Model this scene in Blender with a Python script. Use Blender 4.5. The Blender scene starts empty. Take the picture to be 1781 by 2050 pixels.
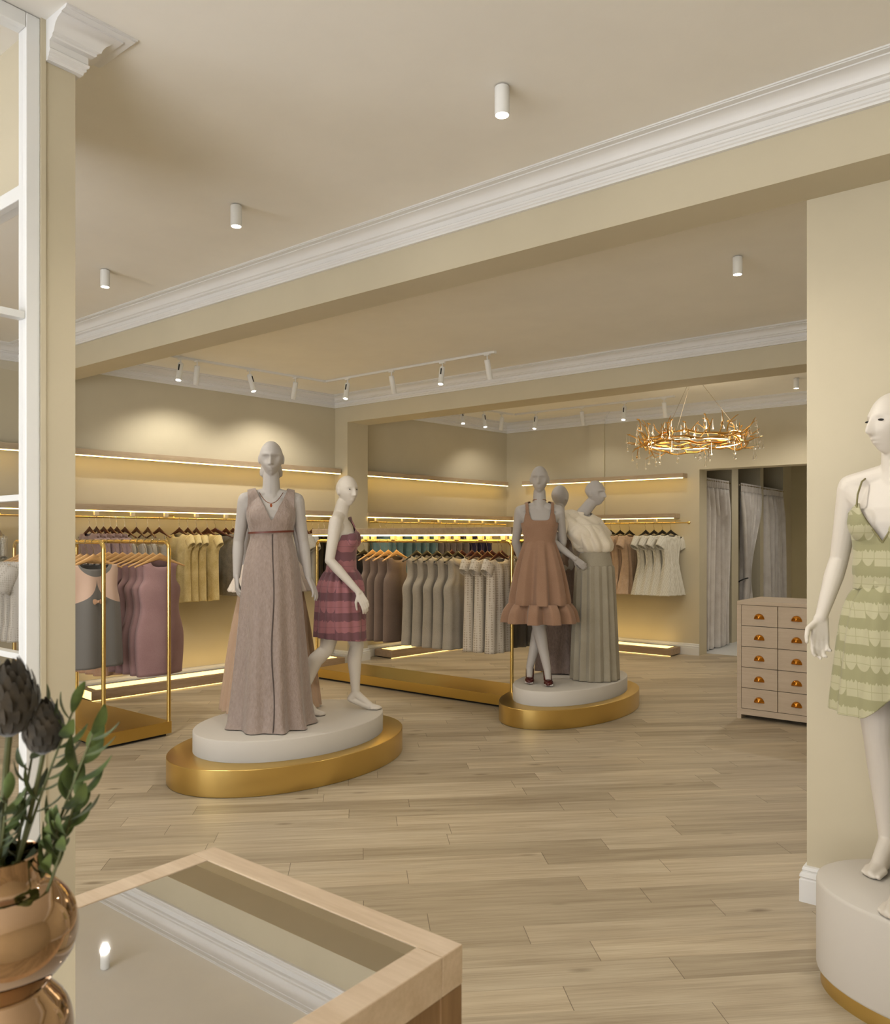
import bpy, bmesh, math, random
import numpy as np
from mathutils import Vector, Matrix, Euler
PI = math.pi
rnd = random.Random(7)
sc = bpy.context.scene
C = sc.collection

# ------------------------------------------------------------------ camera, world, exposure, daylight
FPX = 1610.0
cam_d = bpy.data.cameras.new('camera')
cam = bpy.data.objects.new('camera', cam_d); C.objects.link(cam)
cam_d.sensor_fit = 'HORIZONTAL'; cam_d.sensor_width = 36.0
cam_d.lens = FPX/1781*36.0
cam_d.shift_y = 53.0/1781
cam_d.clip_start = 0.05
cam.location = (0, 0, 1.5)
HEAD = 128.42
cam.rotation_euler = (PI/2, 0, math.radians(HEAD-90))
cam_d.dof.use_dof = True; cam_d.dof.focus_distance = 5.6; cam_d.dof.aperture_fstop = 13
sc.camera = cam
sc.view_settings.view_transform = 'Standard'
sc.view_settings.look = 'None'
sc.view_settings.gamma = 1.0
sc.view_settings.use_curve_mapping = False
sc.view_settings.exposure = 0.0
w = bpy.data.worlds.new('sky'); sc.world = w; w.use_nodes = True
w.node_tree.nodes['Background'].inputs[0].default_value = (1.0, 0.95, 0.86, 1)
w.node_tree.nodes['Background'].inputs[1].default_value = 3.2
sc.cycles.max_bounces = 8; sc.cycles.diffuse_bounces = 4; sc.cycles.glossy_bounces = 4
sc.cycles.transmission_bounces = 6; sc.cycles.transparent_max_bounces = 12
sc.cycles.caustics_reflective = False; sc.cycles.caustics_refractive = False
sc.cycles.sample_clamp_indirect = 6.0
sc.cycles.use_adaptive_sampling = True; sc.cycles.adaptive_threshold = 0.02
sc.cycles.use_denoising = True
sc.cycles.use_light_tree = False
sc.cycles.use_fast_gi = True; sc.cycles.fast_gi_method = 'REPLACE'; sc.cycles.ao_bounces_render = 2
w.light_settings.distance = 6.0; w.light_settings.ao_factor = 1.0
def area_light(name, loc, rot, sx, sy, power, col):
    l = bpy.data.lights.new(name, 'AREA'); l.shape = 'RECTANGLE'; l.size = sx; l.size_y = sy
    l.energy = power; l.color = col
    o = bpy.data.objects.new(name, l); C.objects.link(o); o.location = loc; o.rotation_euler = rot
    return o
# daylight entering by the shop front behind the camera (faces +Y)
area_light('daylight', (-2.2, -2.40, 1.25), (PI/2+math.radians(32), 0, 0), 5.4, 1.7, 112.0, (0.90, 0.98, 1.14))

# ------------------------------------------------------------------ materials
def lin(c):
    r = []
    for v in c[:3]:
        v = v/255.0
        r.append(v/12.92 if v <= 0.04045 else ((v+0.055)/1.055)**2.4)
    return (r[0], r[1], r[2], 1.0)
class NT:
    def __init__(s, name):
        s.m = bpy.data.materials.new(name); s.m.use_nodes = True
        s.t = s.m.node_tree; s.N = s.t.nodes; s.L = s.t.links
        s.b = s.N['Principled BSDF']
    def n(s, typ, **kw):
        o = s.N.new(typ)
        for k, v in kw.items(): setattr(o, k, v)
        return o
    def l(s, a, b): s.L.new(a, b)
    def math(s, op, a, b=None, c=None):
        o = s.n('ShaderNodeMath', operation=op)
        for i, v in enumerate((a, b, c)):
            if v is None: continue
            if isinstance(v, (int, float)): o.inputs[i].default_value = v
            else: s.l(v, o.inputs[i])
        return o.outputs[0]
    def mix(s, f, a, b):
        o = s.n('ShaderNodeMix', data_type='RGBA')
        if isinstance(f, (int, float)): o.inputs[0].default_value = f
        else: s.l(f, o.inputs[0])
        for i, v in ((6, a), (7, b)):
            if isinstance(v, tuple): o.inputs[i].default_value = v
            else: s.l(v, o.inputs[i])
        return o.outputs[2]
    def ramp(s, f, stops):
        o = s.n('ShaderNodeValToRGB'); e = o.color_ramp.elements
        e[0].position, e[0].color = stops[0]; e[1].position, e[1].color = stops[-1]
        for p, c in stops[1:-1]:
            q = e.new(p); q.color = c
        s.l(f, o.inputs[0]); return o.outputs[0]
    def noise(s, vec, scale, detail=3, rough=0.5):
        o = s.n('ShaderNodeTexNoise'); o.inputs['Scale'].default_value = scale
        o.inputs['Detail'].default_value = detail; o.inputs['Roughness'].default_value = rough
        if vec is not None: s.l(vec, o.inputs['Vector'])
        return o.outputs['Fac']
    def coord(s, k='Object'): return s.n('ShaderNodeTexCoord').outputs[k]
    def mapv(s, vec, scale=(1,1,1), rot=(0,0,0), loc=(0,0,0)):
        o = s.n('ShaderNodeMapping'); o.inputs['Scale'].default_value = scale
        o.inputs['Rotation'].default_value = rot; o.inputs['Location'].default_value = loc
        s.l(vec, o.inputs['Vector']); return o.outputs[0]
    def bump(s, h, st, dist=0.01):
        o = s.n('ShaderNodeBump'); o.inputs['Strength'].default_value = st; o.inputs['Distance'].default_value = dist
        s.l(h, o.inputs['Height']); s.l(o.outputs[0], s.b.inputs['Normal'])
    def col(s, c):
        if isinstance(c, tuple): s.b.inputs['Base Color'].default_value = c
        else: s.l(c, s.b.inputs['Base Color'])
    def set(s, **kw):
        for k, v in kw.items(): s.b.inputs[k].default_value = v
def sh(c, k): return (c[0]*k, c[1]*k, c[2]*k, 1)
def plain(name, rgb, rough=0.5, metal=0.0, var=0.06, scale=8.0, spec=0.5, bump=0.0, bscale=60.0):
    a = NT(name); c = lin(rgb); co = a.coord()
    a.col(a.mix(a.noise(co, scale, 4), sh(c, 1-var), sh(c, 1+var)))
    a.set(Roughness=rough, Metallic=metal); a.b.inputs['Specular IOR Level'].default_value = spec
    if bump: a.bump(a.noise(co, bscale, 3), bump, 0.004)
    return a.m
def fabric(name, rgb, rgb2=None, rough=0.85, scale=300.0, weave=0.35, blotch=10.0, sheen=0.2, metal=0.0):
    a = NT(name); c = lin(rgb); d = lin(rgb2) if rgb2 else sh(c, 0.82); co = a.coord()
    f = a.math('ADD', a.math('MULTIPLY', a.noise(co, blotch, 3), 0.5), a.math('MULTIPLY', a.noise(co, scale, 2), 0.5))
    f = a.ramp(f, [(0.36, (0,0,0,1)), (0.64, (1,1,1,1))])
    a.col(a.mix(f, d, c)); a.set(Roughness=rough, Metallic=metal)
    a.b.inputs['Specular IOR Level'].default_value = 0.25
    a.b.inputs['Sheen Weight'].default_value = sheen
    a.bump(a.noise(co, scale, 2), weave, 0.002)
    return a.m
def dotted(name, base, dot, sc_=120.0):
    a = NT(name); co = a.coord()
    v = a.n('ShaderNodeTexVoronoi'); v.inputs['Scale'].default_value = sc_; v.inputs['Randomness'].default_value = 0.15
    a.l(co, v.inputs['Vector'])
    f = a.ramp(v.outputs['Distance'], [(0.30, (0,0,0,1)), (0.42, (1,1,1,1))])
    a.col(a.mix(f, lin(dot), lin(base))); a.set(Roughness=0.85)
    a.bump(v.outputs['Distance'], 0.25, 0.002)
    return a.m
def sequin(name, rgb):
    a = NT(name); co = a.coord(); c = lin(rgb)
    v = a.n('ShaderNodeTexVoronoi'); v.inputs['Scale'].default_value = 130.0; a.l(co, v.inputs['Vector'])
    a.col(a.mix(a.noise(co, 200.0), sh(c, .6), sh(c, 1.5))); a.set(Roughness=0.28, Metallic=0.6)
    a.bump(v.outputs['Distance'], 0.8, 0.004)
    return a.m
def crushed(name, rgb, rgb2):
    # crinkled lame cloth
    a = NT(name); co = a.coord()
    m = a.mapv(co, (1, 1, 0.45), (0.5, 0.6, 0.2))
    n1 = a.noise(m, 75.0, 4, 0.6); n2 = a.noise(co, 420.0, 2)
    f = a.math('ADD', a.math('MULTIPLY', n1, 0.7), a.math('MULTIPLY', n2, 0.3))
    a.col(a.mix(a.ramp(f, [(0.32, (0,0,0,1)), (0.68, (1,1,1,1))]), lin(rgb2), lin(rgb)))
    a.set(Roughness=0.5); a.b.inputs['Specular IOR Level'].default_value = 0.5
    a.b.inputs['Sheen Weight'].default_value = 0.3
    a.bump(n1, 0.55, 0.012)
    return a.m
def printed(name, la, da, ln, vs=0.078, us=0.042):
    # rows of scalloped tiles printed in two tones
    a = NT(name); s = a.n('ShaderNodeSeparateXYZ'); a.l(a.coord(), s.inputs[0])
    u = a.math('DIVIDE', a.math('ADD', s.outputs[0], a.math('MULTIPLY', s.outputs[1], 0.8)), us)
    v = a.math('DIVIDE', s.outputs[2], vs)
    fu = a.math('FLOOR', u); fv = a.math('FLOOR', v)
    wn = a.n('ShaderNodeTexWhiteNoise', noise_dimensions='2D'); cb = a.n('ShaderNodeCombineXYZ')
    a.l(fu, cb.inputs[0]); a.l(fv, cb.inputs[1]); a.l(cb.outputs[0], wn.inputs['Vector'])
    xv = a.math('SUBTRACT', v, fv); xu = a.math('SUBTRACT', u, fu)
    ax = a.math('ABSOLUTE', a.math('SUBTRACT', xu, 0.5))
    arc = a.math('MULTIPLY', a.math('MULTIPLY', ax, ax), a.math('MULTIPLY', a.math('GREATER_THAN', wn.outputs['Value'], 0.5), 1.1))
    jc = a.n('ShaderNodeCombineXYZ'); a.l(a.math('MULTIPLY', u, 5.0), jc.inputs[0]); a.l(fv, jc.inputs[1])
    jag = a.math('MULTIPLY', a.noise(jc.outputs[0], 1.0, 1), 0.34)
    lo = a.math('GREATER_THAN', xv, a.math('ADD', 0.13, arc))
    hi = a.math('LESS_THAN', xv, a.math('ADD', 0.55, jag))
    f = a.math('MULTIPLY', lo, hi)
    line = a.math('LESS_THAN', a.math('ABSOLUTE', a.math('SUBTRACT', xv, 0.42)), 0.015)
    gap = a.math('LESS_THAN', a.math('ABSOLUTE', a.math('SUBTRACT', xu, 0.03)), 0.03)
    f = a.math('MULTIPLY', f, a.math('SUBTRACT', 1.0, a.math('MULTIPLY', a.math('MAXIMUM', line, gap), 0.6)))
    a.col(a.mix(f, lin(da), lin(la))); a.set(Roughness=0.8)
    a.b.inputs['Sheen Weight'].default_value = 0.15
    a.bump(a.noise(a.coord(), 160.0, 2), 0.12, 0.002)
    return a.m
def wood(name, rgb, rgb2, rough=0.45, axis=0, scale=1.0):
    a = NT(name); co = a.coord()
    sx = [14, 14, 14]; sx[axis] = 1.3
    m = a.mapv(co, tuple(v*scale for v in sx))
    n1 = a.noise(m, 1.6, 4, 0.55); n2 = a.noise(m, 9.0, 3, 0.6)
    f = a.math('ADD', a.math('MULTIPLY', n1, 0.6), a.math('MULTIPLY', n2, 0.4))
    a.col(a.mix(a.ramp(f, [(0.35, (0,0,0,1)), (0.65, (1,1,1,1))]), lin(rgb2), lin(rgb)))
    a.set(Roughness=rough); a.bump(n2, 0.06, 0.004)
    return a.m
def emit(name, rgb, strength):
    a = NT(name); a.set(**{'Emission Strength': strength}); a.col((0.8, 0.8, 0.8, 1))
    a.b.inputs['Emission Color'].default_value = lin(rgb); return a.m
def wallpaint(name, rgb, var=0.035, rough=0.75, bump=0.05):
    a = NT(name); c = lin(rgb); co = a.coord()
    n1 = a.noise(co, 1.7, 5, 0.6); n2 = a.noise(co, 55.0, 3)
    a.col(a.mix(a.ramp(n1, [(0.3, (0,0,0,1)), (0.7, (1,1,1,1))]), sh(c, 1-var), sh(c, 1+var)))
    a.set(Roughness=rough); a.b.inputs['Specular IOR Level'].default_value = 0.3
    a.bump(n2, bump, 0.003); return a.m
def brushed_gold(name, rgb, rough):
    a = NT(name); c = lin(rgb); co = a.coord()
    n = a.noise(co, 3.0, 3); a.col(a.mix(n, sh(c, 0.93), sh(c, 1.05)))
    a.set(Metallic=1.0, Roughness=rough); return a.m
def planks():
    a = NT('oak_planks'); s = a.n('ShaderNodeSeparateXYZ')
    m = a.mapv(a.coord(), (1, 1, 1), (0, 0, -math.radians(44.45)), (0.31, 0.06, 0)); a.l(m, s.inputs[0])
    W, Lg = 0.142, 1.18
    v = a.math('DIVIDE', s.outputs[1], W); r = a.math('FLOOR', v); fv = a.math('SUBTRACT', v, r)
    w1 = a.n('ShaderNodeTexWhiteNoise', noise_dimensions='1D'); a.l(r, w1.inputs['W'])
    u = a.math('ADD', a.math('DIVIDE', s.outputs[0], Lg), a.math('MULTIPLY', w1.outputs['Value'], 7.0))
    k = a.math('FLOOR', u); fu = a.math('SUBTRACT', u, k)
    cb = a.n('ShaderNodeCombineXYZ'); a.l(k, cb.inputs[0]); a.l(r, cb.inputs[1])
    w2 = a.n('ShaderNodeTexWhiteNoise', noise_dimensions='2D'); a.l(cb.outputs[0], w2.inputs['Vector'])
    pr = w2.outputs['Value']
    cb2 = a.n('ShaderNodeCombineXYZ')
    a.l(a.math('ADD', a.math('MULTIPLY', s.outputs[0], 1.1), a.math('MULTIPLY', pr, 31.0)), cb2.inputs[0])
    a.l(a.math('MULTIPLY', s.outputs[1], 17.0), cb2.inputs[1]); a.l(a.math('MULTIPLY', pr, 9.0), cb2.inputs[2])
    g1 = a.noise(cb2.outputs[0], 1.4, 5, 0.6); g2 = a.noise(a.mapv(cb2.outputs[0], (1, 5, 1)), 2.2, 3, 0.6)
    g = a.math('ADD', a.math('MULTIPLY', g1, 0.6), a.math('MULTIPLY', g2, 0.4))
    col = a.ramp(g, [(0.34, lin((158, 140, 114))), (0.5, lin((183, 166, 139))), (0.66, lin((200, 185, 158)))])
    tint = a.ramp(pr, [(0.0, (0.78, 0.76, 0.73, 1)), (0.5, (1, 1, 1, 1)), (1.0, (1.1, 1.09, 1.07, 1))])
    mm = a.n('ShaderNodeMix', data_type='RGBA', blend_type='MULTIPLY'); mm.inputs[0].default_value = 1
    a.l(col, mm.inputs[6]); a.l(tint, mm.inputs[7])
    kv = a.n('ShaderNodeTexVoronoi'); kv.inputs['Scale'].default_value = 1.0
    a.l(a.mapv(m, (2.6, 8.5, 1)), kv.inputs['Vector'])
    kn = a.ramp(kv.outputs['Distance'], [(0.04, (1,1,1,1)), (0.17, (0,0,0,1))])
    kn = a.math('MULTIPLY', kn, a.math('GREATER_THAN', a.n_out_col(kv), 0.62))
    col2 = a.mix(a.math('MULTIPLY', kn, 0.62), mm.outputs[2], lin((92, 70, 46)))
    e1 = a.math('LESS_THAN', fv, 0.012); e2 = a.math('LESS_THAN', fu, 0.0022)
    gap = a.math('MAXIMUM', a.math('MULTIPLY', e1, 0.25), a.math('MULTIPLY', e2, 0.75))
    a.col(a.mix(gap, col2, lin((70, 54, 36))))
    rr = a.math('ADD', 0.34, a.math('MULTIPLY', g2, 0.16)); a.l(rr, a.b.inputs['Roughness'])
    a.b.inputs['Specular IOR Level'].default_value = 0.45
    a.bump(a.math('SUBTRACT', g2, a.math('MULTIPLY', a.math('MAXIMUM', e1, e2), 2.0)), 0.12, 0.004)
    return a.m
def _noc(s, v):
    sp = s.n('ShaderNodeSeparateColor'); s.l(v.outputs['Color'], sp.inputs[0]); return sp.outputs[0]
NT.n_out_col = _noc
def thin_glass(name, refl=0.08, tint=(1, 1, 1, 1)):
    a = NT(name); N = a.N; a.N.remove(a.b)
    tr = a.n('ShaderNodeBsdfTransparent'); tr.inputs[0].default_value = tint
    gl = a.n('ShaderNodeBsdfGlossy'); gl.inputs['Roughness'].default_value = 0.01
    g = a.n('ShaderNodeNewGeometry'); dt = a.n('ShaderNodeVectorMath', operation='DOT_PRODUCT')
    a.l(g.outputs['Normal'], dt.inputs[0]); a.l(g.outputs['Incoming'], dt.inputs[1])
    k = a.math('POWER', a.math('SUBTRACT', 1.0, a.math('ABSOLUTE', dt.outputs['Value'])), 5.0)
    mx = a.n('ShaderNodeMixShader'); a.l(a.math('ADD', 0.03, a.math('MULTIPLY', k, 0.9)), mx.inputs[0])
    a.l(tr.outputs[0], mx.inputs[1]); a.l(gl.outputs[0], mx.inputs[2])
    a.l(mx.outputs[0], a.N['Material Output'].inputs[0]); return a.m
def crystal(name):
    a = NT(name); a.col((1, 1, 1, 1)); a.set(Roughness=0.0, IOR=1.5)
    a.b.inputs['Transmission Weight'].default_value = 1.0; return a.m
def tulle(name, rgb, alpha):
    a = NT(name); c = lin(rgb); co = a.coord()
    a.col(a.mix(a.noise(co, 30.0), sh(c, .9), c)); a.set(Roughness=0.9, Alpha=alpha)
    a.b.inputs['Sheen Weight'].default_value = 0.3; return a.m

M = {}
M['wall'] = wallpaint('wall_paint', (204, 192, 164))
M['ceil'] = wallpaint('ceiling_plaster', (242, 236, 224), 0.03, 0.8, 0.12)
M['white'] = wallpaint('white_moulding', (232, 229, 224), 0.012, 0.45, 0.0)
M['floor'] = planks()
M['tile'] = plain('white_floor_tile', (226, 224, 220), 0.3)
M['fitwall'] = wallpaint('fitting_room_paint', (205, 186, 140))
M['gold'] = brushed_gold('brushed_gold', (222, 190, 116), 0.30)
M['goldtube'] = brushed_gold('gold_tube', (230, 200, 126), 0.22)
M['goldplate'] = brushed_gold('gold_plate', (222, 188, 106), 0.34)
M['chgold'] = brushed_gold('chandelier_gold', (236, 188, 110), 0.22)
M['brass'] = brushed_gold('brass_handle', (222, 150, 60), 0.25)
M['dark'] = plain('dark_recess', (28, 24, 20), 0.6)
M['lamp'] = plain('white_lamp_metal', (232, 229, 222), 0.4, 0, .01)
M['lens'] = emit('lamp_lens', (255, 246, 226), 28.0)
M['lensoff'] = plain('unlit_lens', (205, 200, 190), 0.3)
M['led'] = emit('led_strip', (255, 214, 122), 14.0)
M['leddim'] = emit('dim_led_strip', (255, 214, 122), 3.0)
M['panel'] = emit('lit_panel', (255, 212, 120), 2.7)
M['shelf'] = wood('limed_oak', (190, 168, 138), (168, 144, 114), 0.5, 1)
M['plat'] = wood('platform_oak', (178, 152, 122), (156, 130, 100), 0.5, 1)
M['bracket'] = plain('pale_bracket', (222, 200, 160), 0.4)
M['tablewood'] = wood('pale_maple', (214, 190, 160), (196, 170, 138), 0.42, 0, 1.4)
M['tableside'] = wood('counter_side_wood', (150, 116, 78), (120, 88, 54), 0.45, 2, 1.2)
M['mirror'] = plain('mirror_top', (246, 246, 246), 0.012, 1.0, 0.0)
M['chest'] = wood('painted_chest', (198, 178, 152), (188, 166, 140), 0.55, 0, 2.0)
M['skin'] = plain('mannequin_white', (184, 177, 170), 0.55, 0, 0.01, 4, 0.35)
M['skinwarm'] = plain('mannequin_ivory', (214, 204, 190), 0.5, 0, 0.01, 4, 0.4)
M['eye'] = plain('eye_black', (26, 20, 18), 0.25)
M['podium'] = plain('podium_plaster', (206, 198, 186), 0.6, 0, 0.015, 3, 0.3, 0.05, 120)
M['frame'] = plain('white_frame_paint', (236, 235, 231), 0.3, 0, 0.01)
M['glass'] = thin_glass('window_glass')
M['crystal'] = crystal('crystal')
M['mahog'] = wood('mahogany', (92, 40, 22), (62, 24, 12), 0.3, 0, 4)
M['birch'] = wood('birch', (224, 178, 118), (204, 152, 92), 0.4, 0, 4)
M['ebony'] = plain('black_hanger', (22, 18, 16), 0.35)
M['wire'] = plain('steel_hook', (190, 180, 165), 0.25, 1.0)
# ------------------------------------------------------------------ geometry helpers
class MB:
    def __init__(s): s.v = []; s.f = []; s.uv = {}
    def add(s, vs, fs):
        o = len(s.v); s.v += [tuple(v) for v in vs]; s.f += [tuple(i+o for i in f) for f in fs]
    def box(s, x0, x1, y0, y1, z0, z1):
        s.add([(x0,y0,z0),(x1,y0,z0),(x1,y1,z0),(x0,y1,z0),(x0,y0,z1),(x1,y0,z1),(x1,y1,z1),(x0,y1,z1)],
              [(0,3,2,1),(4,5,6,7),(0,1,5,4),(1,2,6,5),(2,3,7,6),(3,0,4,7)]); return s
    def prism(s, poly, z0, z1):
        n = len(poly)
        s.add([(x,y,z0) for x,y in poly]+[(x,y,z1) for x,y in poly],
              [tuple(range(n-1,-1,-1)), tuple(range(n,2*n))]+[(i,(i+1)%n,n+(i+1)%n,n+i) for i in range(n)]); return s
    def rings(s, R, cap=True, closed=True):
        # R: list of rings with equal vertex count
        n = len(R[0]); vs = [p for r in R for p in r]; fs = []
        for j in range(len(R)-1):
            for i in range(n if closed else n-1):
                k = (i+1) % n
                fs.append((j*n+i, j*n+k, (j+1)*n+k, (j+1)*n+i))
        if cap:
            fs.append(tuple(range(n-1,-1,-1))); fs.append(tuple((len(R)-1)*n+i for i in range(n)))
        s.add(vs, fs); return s
    def lathe(s, prof, n=32, c=(0,0,0), cap=True, sx=1, sy=1):
        R = [[(c[0]+r*sx*math.cos(2*PI*i/n), c[1]+r*sy*math.sin(2*PI*i/n), c[2]+z) for i in range(n)] for r, z in prof]
        return s.rings(R, cap)
    def tube(s, pts, r, n=10, cap=True):
        pts = [Vector(p) for p in pts]; m = len(pts)
        rr = r if isinstance(r, (list, tuple)) else [r]*m
        T = []
        for i in range(m):
            t = (pts[min(i+1, m-1)]-pts[max(i-1, 0)]); T.append(t.normalized() if t.length > 1e-9 else Vector((0,0,1)))
        u = T[0].orthogonal().normalized(); R = []
        for i in range(m):
            u = (u - T[i]*u.dot(T[i])); u = u.normalized() if u.length > 1e-6 else T[i].orthogonal().normalized()
            b = T[i].cross(u)
            R.append([tuple(pts[i]+(u*math.cos(2*PI*k/n)+b*math.sin(2*PI*k/n))*rr[i]) for k in range(n)])
        return s.rings(R, cap)
    def pill(s, a, b, ra, rb, n=14, h=4):
        a, b = Vector(a), Vector(b); d = (b-a)
        d = d.normalized() if d.length > 1e-6 else Vector((0,0,1))
        u = d.orthogonal().normalized(); w_ = d.cross(u); R = []
        for i in range(h+1):
            t = PI/2*(1-i/h); t = min(t, PI/2-.08); R.append((a-d*ra*math.sin(t), ra*math.cos(t)))
        for i in range(h+1):
            t = min(PI/2*i/h, PI/2-.08); R.append((b+d*rb*math.sin(t), rb*math.cos(t)))
        return s.rings([[tuple(c+(u*math.cos(2*PI*k/n)+w_*math.sin(2*PI*k/n))*r) for k in range(n)] for c, r in R])
    def ell(s, c, r, n=18, m=12, rot=None):
        R = []
        for j in range(m+1):
            t = -PI/2+.05+(PI-.1)*j/m
            ring = []
            for i in range(n):
                p = Vector((r[0]*math.cos(t)*math.cos(2*PI*i/n), r[1]*math.cos(t)*math.sin(2*PI*i/n), r[2]*math.sin(t)))
                if rot: p.rotate(rot)
                ring.append((c[0]+p.x, c[1]+p.y, c[2]+p.z))
            R.append(ring)
        return s.rings(R)
    def build(s, name, mat, parent=None, smooth=False, loc=None, angle=40):
        me = bpy.data.meshes.new(name); me.from_pydata(s.v, [], s.f); me.update()
        me.materials.append(mat)
        bm = bmesh.new(); bm.from_mesh(me); bmesh.ops.recalc_face_normals(bm, faces=bm.faces)
        bm.to_mesh(me); bm.free()
        o = bpy.data.objects.new(name, me); C.objects.link(o)
        if parent: o.parent = parent
        if loc: o.location = loc
        if smooth:
            for p in me.polygons: p.use_smooth = True
            me.set_sharp_from_angle(angle=math.radians(angle))
        return o
def bevel(o, wd=0.004, seg=2):
    m = o.modifiers.new('bevel', 'BEVEL'); m.width = wd; m.segments = seg; m.limit_method = 'ANGLE'; m.angle_limit = math.radians(35)
    return o
def solid(o, t):
    m = o.modifiers.new('solid', 'SOLIDIFY'); m.thickness = t; m.offset = 0; return o
def thing(name, label, cat, loc=(0,0,0), rz=0.0, group=None):
    o = bpy.data.objects.new(name, None); C.objects.link(o); o.empty_display_size = 0.1
    o.location = loc; o.rotation_euler = (0, 0, rz); o['label'] = label; o['category'] = cat
    if group: o['group'] = group
    return o
def tag(o, label, cat, group=None):
    o['label'] = label; o['category'] = cat
    if group: o['group'] = group
    return o
def struct(o): o['kind'] = 'structure'; return o
def dup(root, loc=None, rz=None, label=None, group=None):
    r = root.copy(); C.objects.link(r)
    if loc is not None: r.location = loc
    if rz is not None: r.rotation_euler = (0, 0, rz)
    if label: r['label'] = label
    if group: r['group'] = group
    for ch in list(root.children):
        c = ch.copy(); C.objects.link(c); c.parent = r
        for g in list(ch.children):
            d = g.copy(); C.objects.link(d); d.parent = c
    return r
def ordinal(i): return ['first','second','third','fourth','fifth','sixth','seventh','eighth','ninth','tenth','eleventh','twelfth','thirteenth'][i]
def nth(i, n, a='left', b='right'):
    # words that place item i in a row of n
    if n == 1: return 'only'
    if i == 0: return a+'most'
    if i == n-1: return b+'most'
    return ordinal(i)+' from '+a if i < n/2 else ordinal(n-1-i)+' from '+b
def sweep(path, prof, closed=False):
    # profile (out, z) swept along an XY path; 'out' is to the right-hand side of travel
    n = len(path); R = []
    def nrm(a, b):
        dx, dy = b[0]-a[0], b[1]-a[1]; l = math.hypot(dx, dy); return (dy/l, -dx/l)
    for i in range(n):
        ns = []
        if i > 0: ns.append(nrm(path[i-1], path[i]))
        if i < n-1: ns.append(nrm(path[i], path[i+1]))
        if len(ns) == 1: mx, my = ns[0]
        else:
            mx, my = ns[0][0]+ns[1][0], ns[0][1]+ns[1][1]; l2 = mx*mx+my*my
            k = 2.0/max(l2, .2); mx, my = mx*k, my*k
        R.append([(path[i][0]+mx*o, path[i][1]+my*o, z) for o, z in prof])
    return MB().rings(R)
def LWX(y): return -7.29+(y-5.4)*0.0994            # the left wall runs slightly askew
LN = Vector((0.9951, -0.0989, 0)); LD = Vector((0.0989, 0.9951, 0)); LANG = math.atan2(LD.y, LD.x)
def onwall(y, off): # point at wall coordinate y, pushed 'off' into the room
    return (LWX(y)+LN.x*off, y+LN.y*off)
CEIL = 3.22

# ------------------------------------------------------------------ room shell
struct(MB().box(-8.6, 2.4, -2.75, 10.36, -0.1, 0.0).build('floor', M['floor']))
struct(MB().box(-5.6, -0.4, 10.36, 15.2, -0.1, 0.0).build('floor_fitting_rooms', M['tile']))
struct(MB().box(-8.6, 2.4, -2.75, 15.2, CEIL, CEIL+.15).build('ceiling', M['ceil']))
struct(MB().prism([(LWX(-2.75),-2.75),(LWX(10.3),10.3),(LWX(10.3)-.3,10.3),(LWX(-2.75)-.3,-2.75)][::-1], 0, CEIL).build('wall_left', M['wall']))
struct(MB().box(1.9, 2.15, -2.75, 10.1, 0, CEIL).build('wall_right', M['wall']))
# shop front behind the camera: piers, sill and header round a large window
wf = MB().box(-8.6, -5.0, -2.75, -2.5, 0, CEIL).box(1.75, 2.4, -2.75, -2.5, 0, CEIL)
wf.box(-5.0, 1.75, -2.75, -2.5, 2.78, CEIL).box(-5.0, 1.75, -2.75, -2.5, 0, 0.30)
struct(wf.build('wall_front', M['wall']))
# near partition: long beam carried by a wide pier on the right
struct(MB().box(LWX(3.3)-.05, 1.9, 3.295, 3.54, 2.90, CEIL).build('wall_near_beam', M['wall']))
struct(MB().box(-0.896, 1.9, 3.54, 3.84, 0, CEIL).build('wall_near_pier', M['wall']))
struct(MB().box(LWX(3.3)-.05, LWX(3.3)+.2, 3.295, 3.54, 0, 2.90).build('wall_near_stub', M['wall']))
# middle partition
struct(MB().box(LWX(6.85)-.05, 1.9, 6.85, 7.20, 2.90, CEIL).build('wall_middle_beam', M['wall']))
struct(MB().box(LWX(6.85)-.05, -6.93, 6.85, 7.20, 0, 2.90).build('wall_middle_pier', M['wall']))
# back wall with the opening to the fitting rooms
wb = MB().box(-7.2, -3.852, 10.1, 10.36, 0, CEIL).box(-3.852, -1.1, 10.1, 10.36, 2.385, CEIL).box(-1.1, 2.15, 10.1, 10.36, 0, CEIL)
wb.box(-5.42, -5.18, 10.065, 10.1, 0, CEIL)
struct(wb.build('wall_back', M['wall']))
# fitting rooms: cubicle fins on the left, end wall, right wall
ff = MB().box(-5.6, -5.4, 10.36, 15.2, 0, CEIL).box(-5.6, -0.4, 14.6, 14.8, 0, CEIL).box(-0.9, -0.7, 10.36, 14.8, 0, CEIL)
struct(ff.build('wall_fitting_rooms', M['fitwall']))
ff = MB().box(-5.4, -3.95, 11.60, 11.88, 0, CEIL).box(-5.4, -3.95, 12.90, 13.06, 0, CEIL).box(-5.4, -3.95, 14.12, 14.6, 0, CEIL)
struct(ff.build('wall_fitting_fins', M['wall']))

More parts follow.
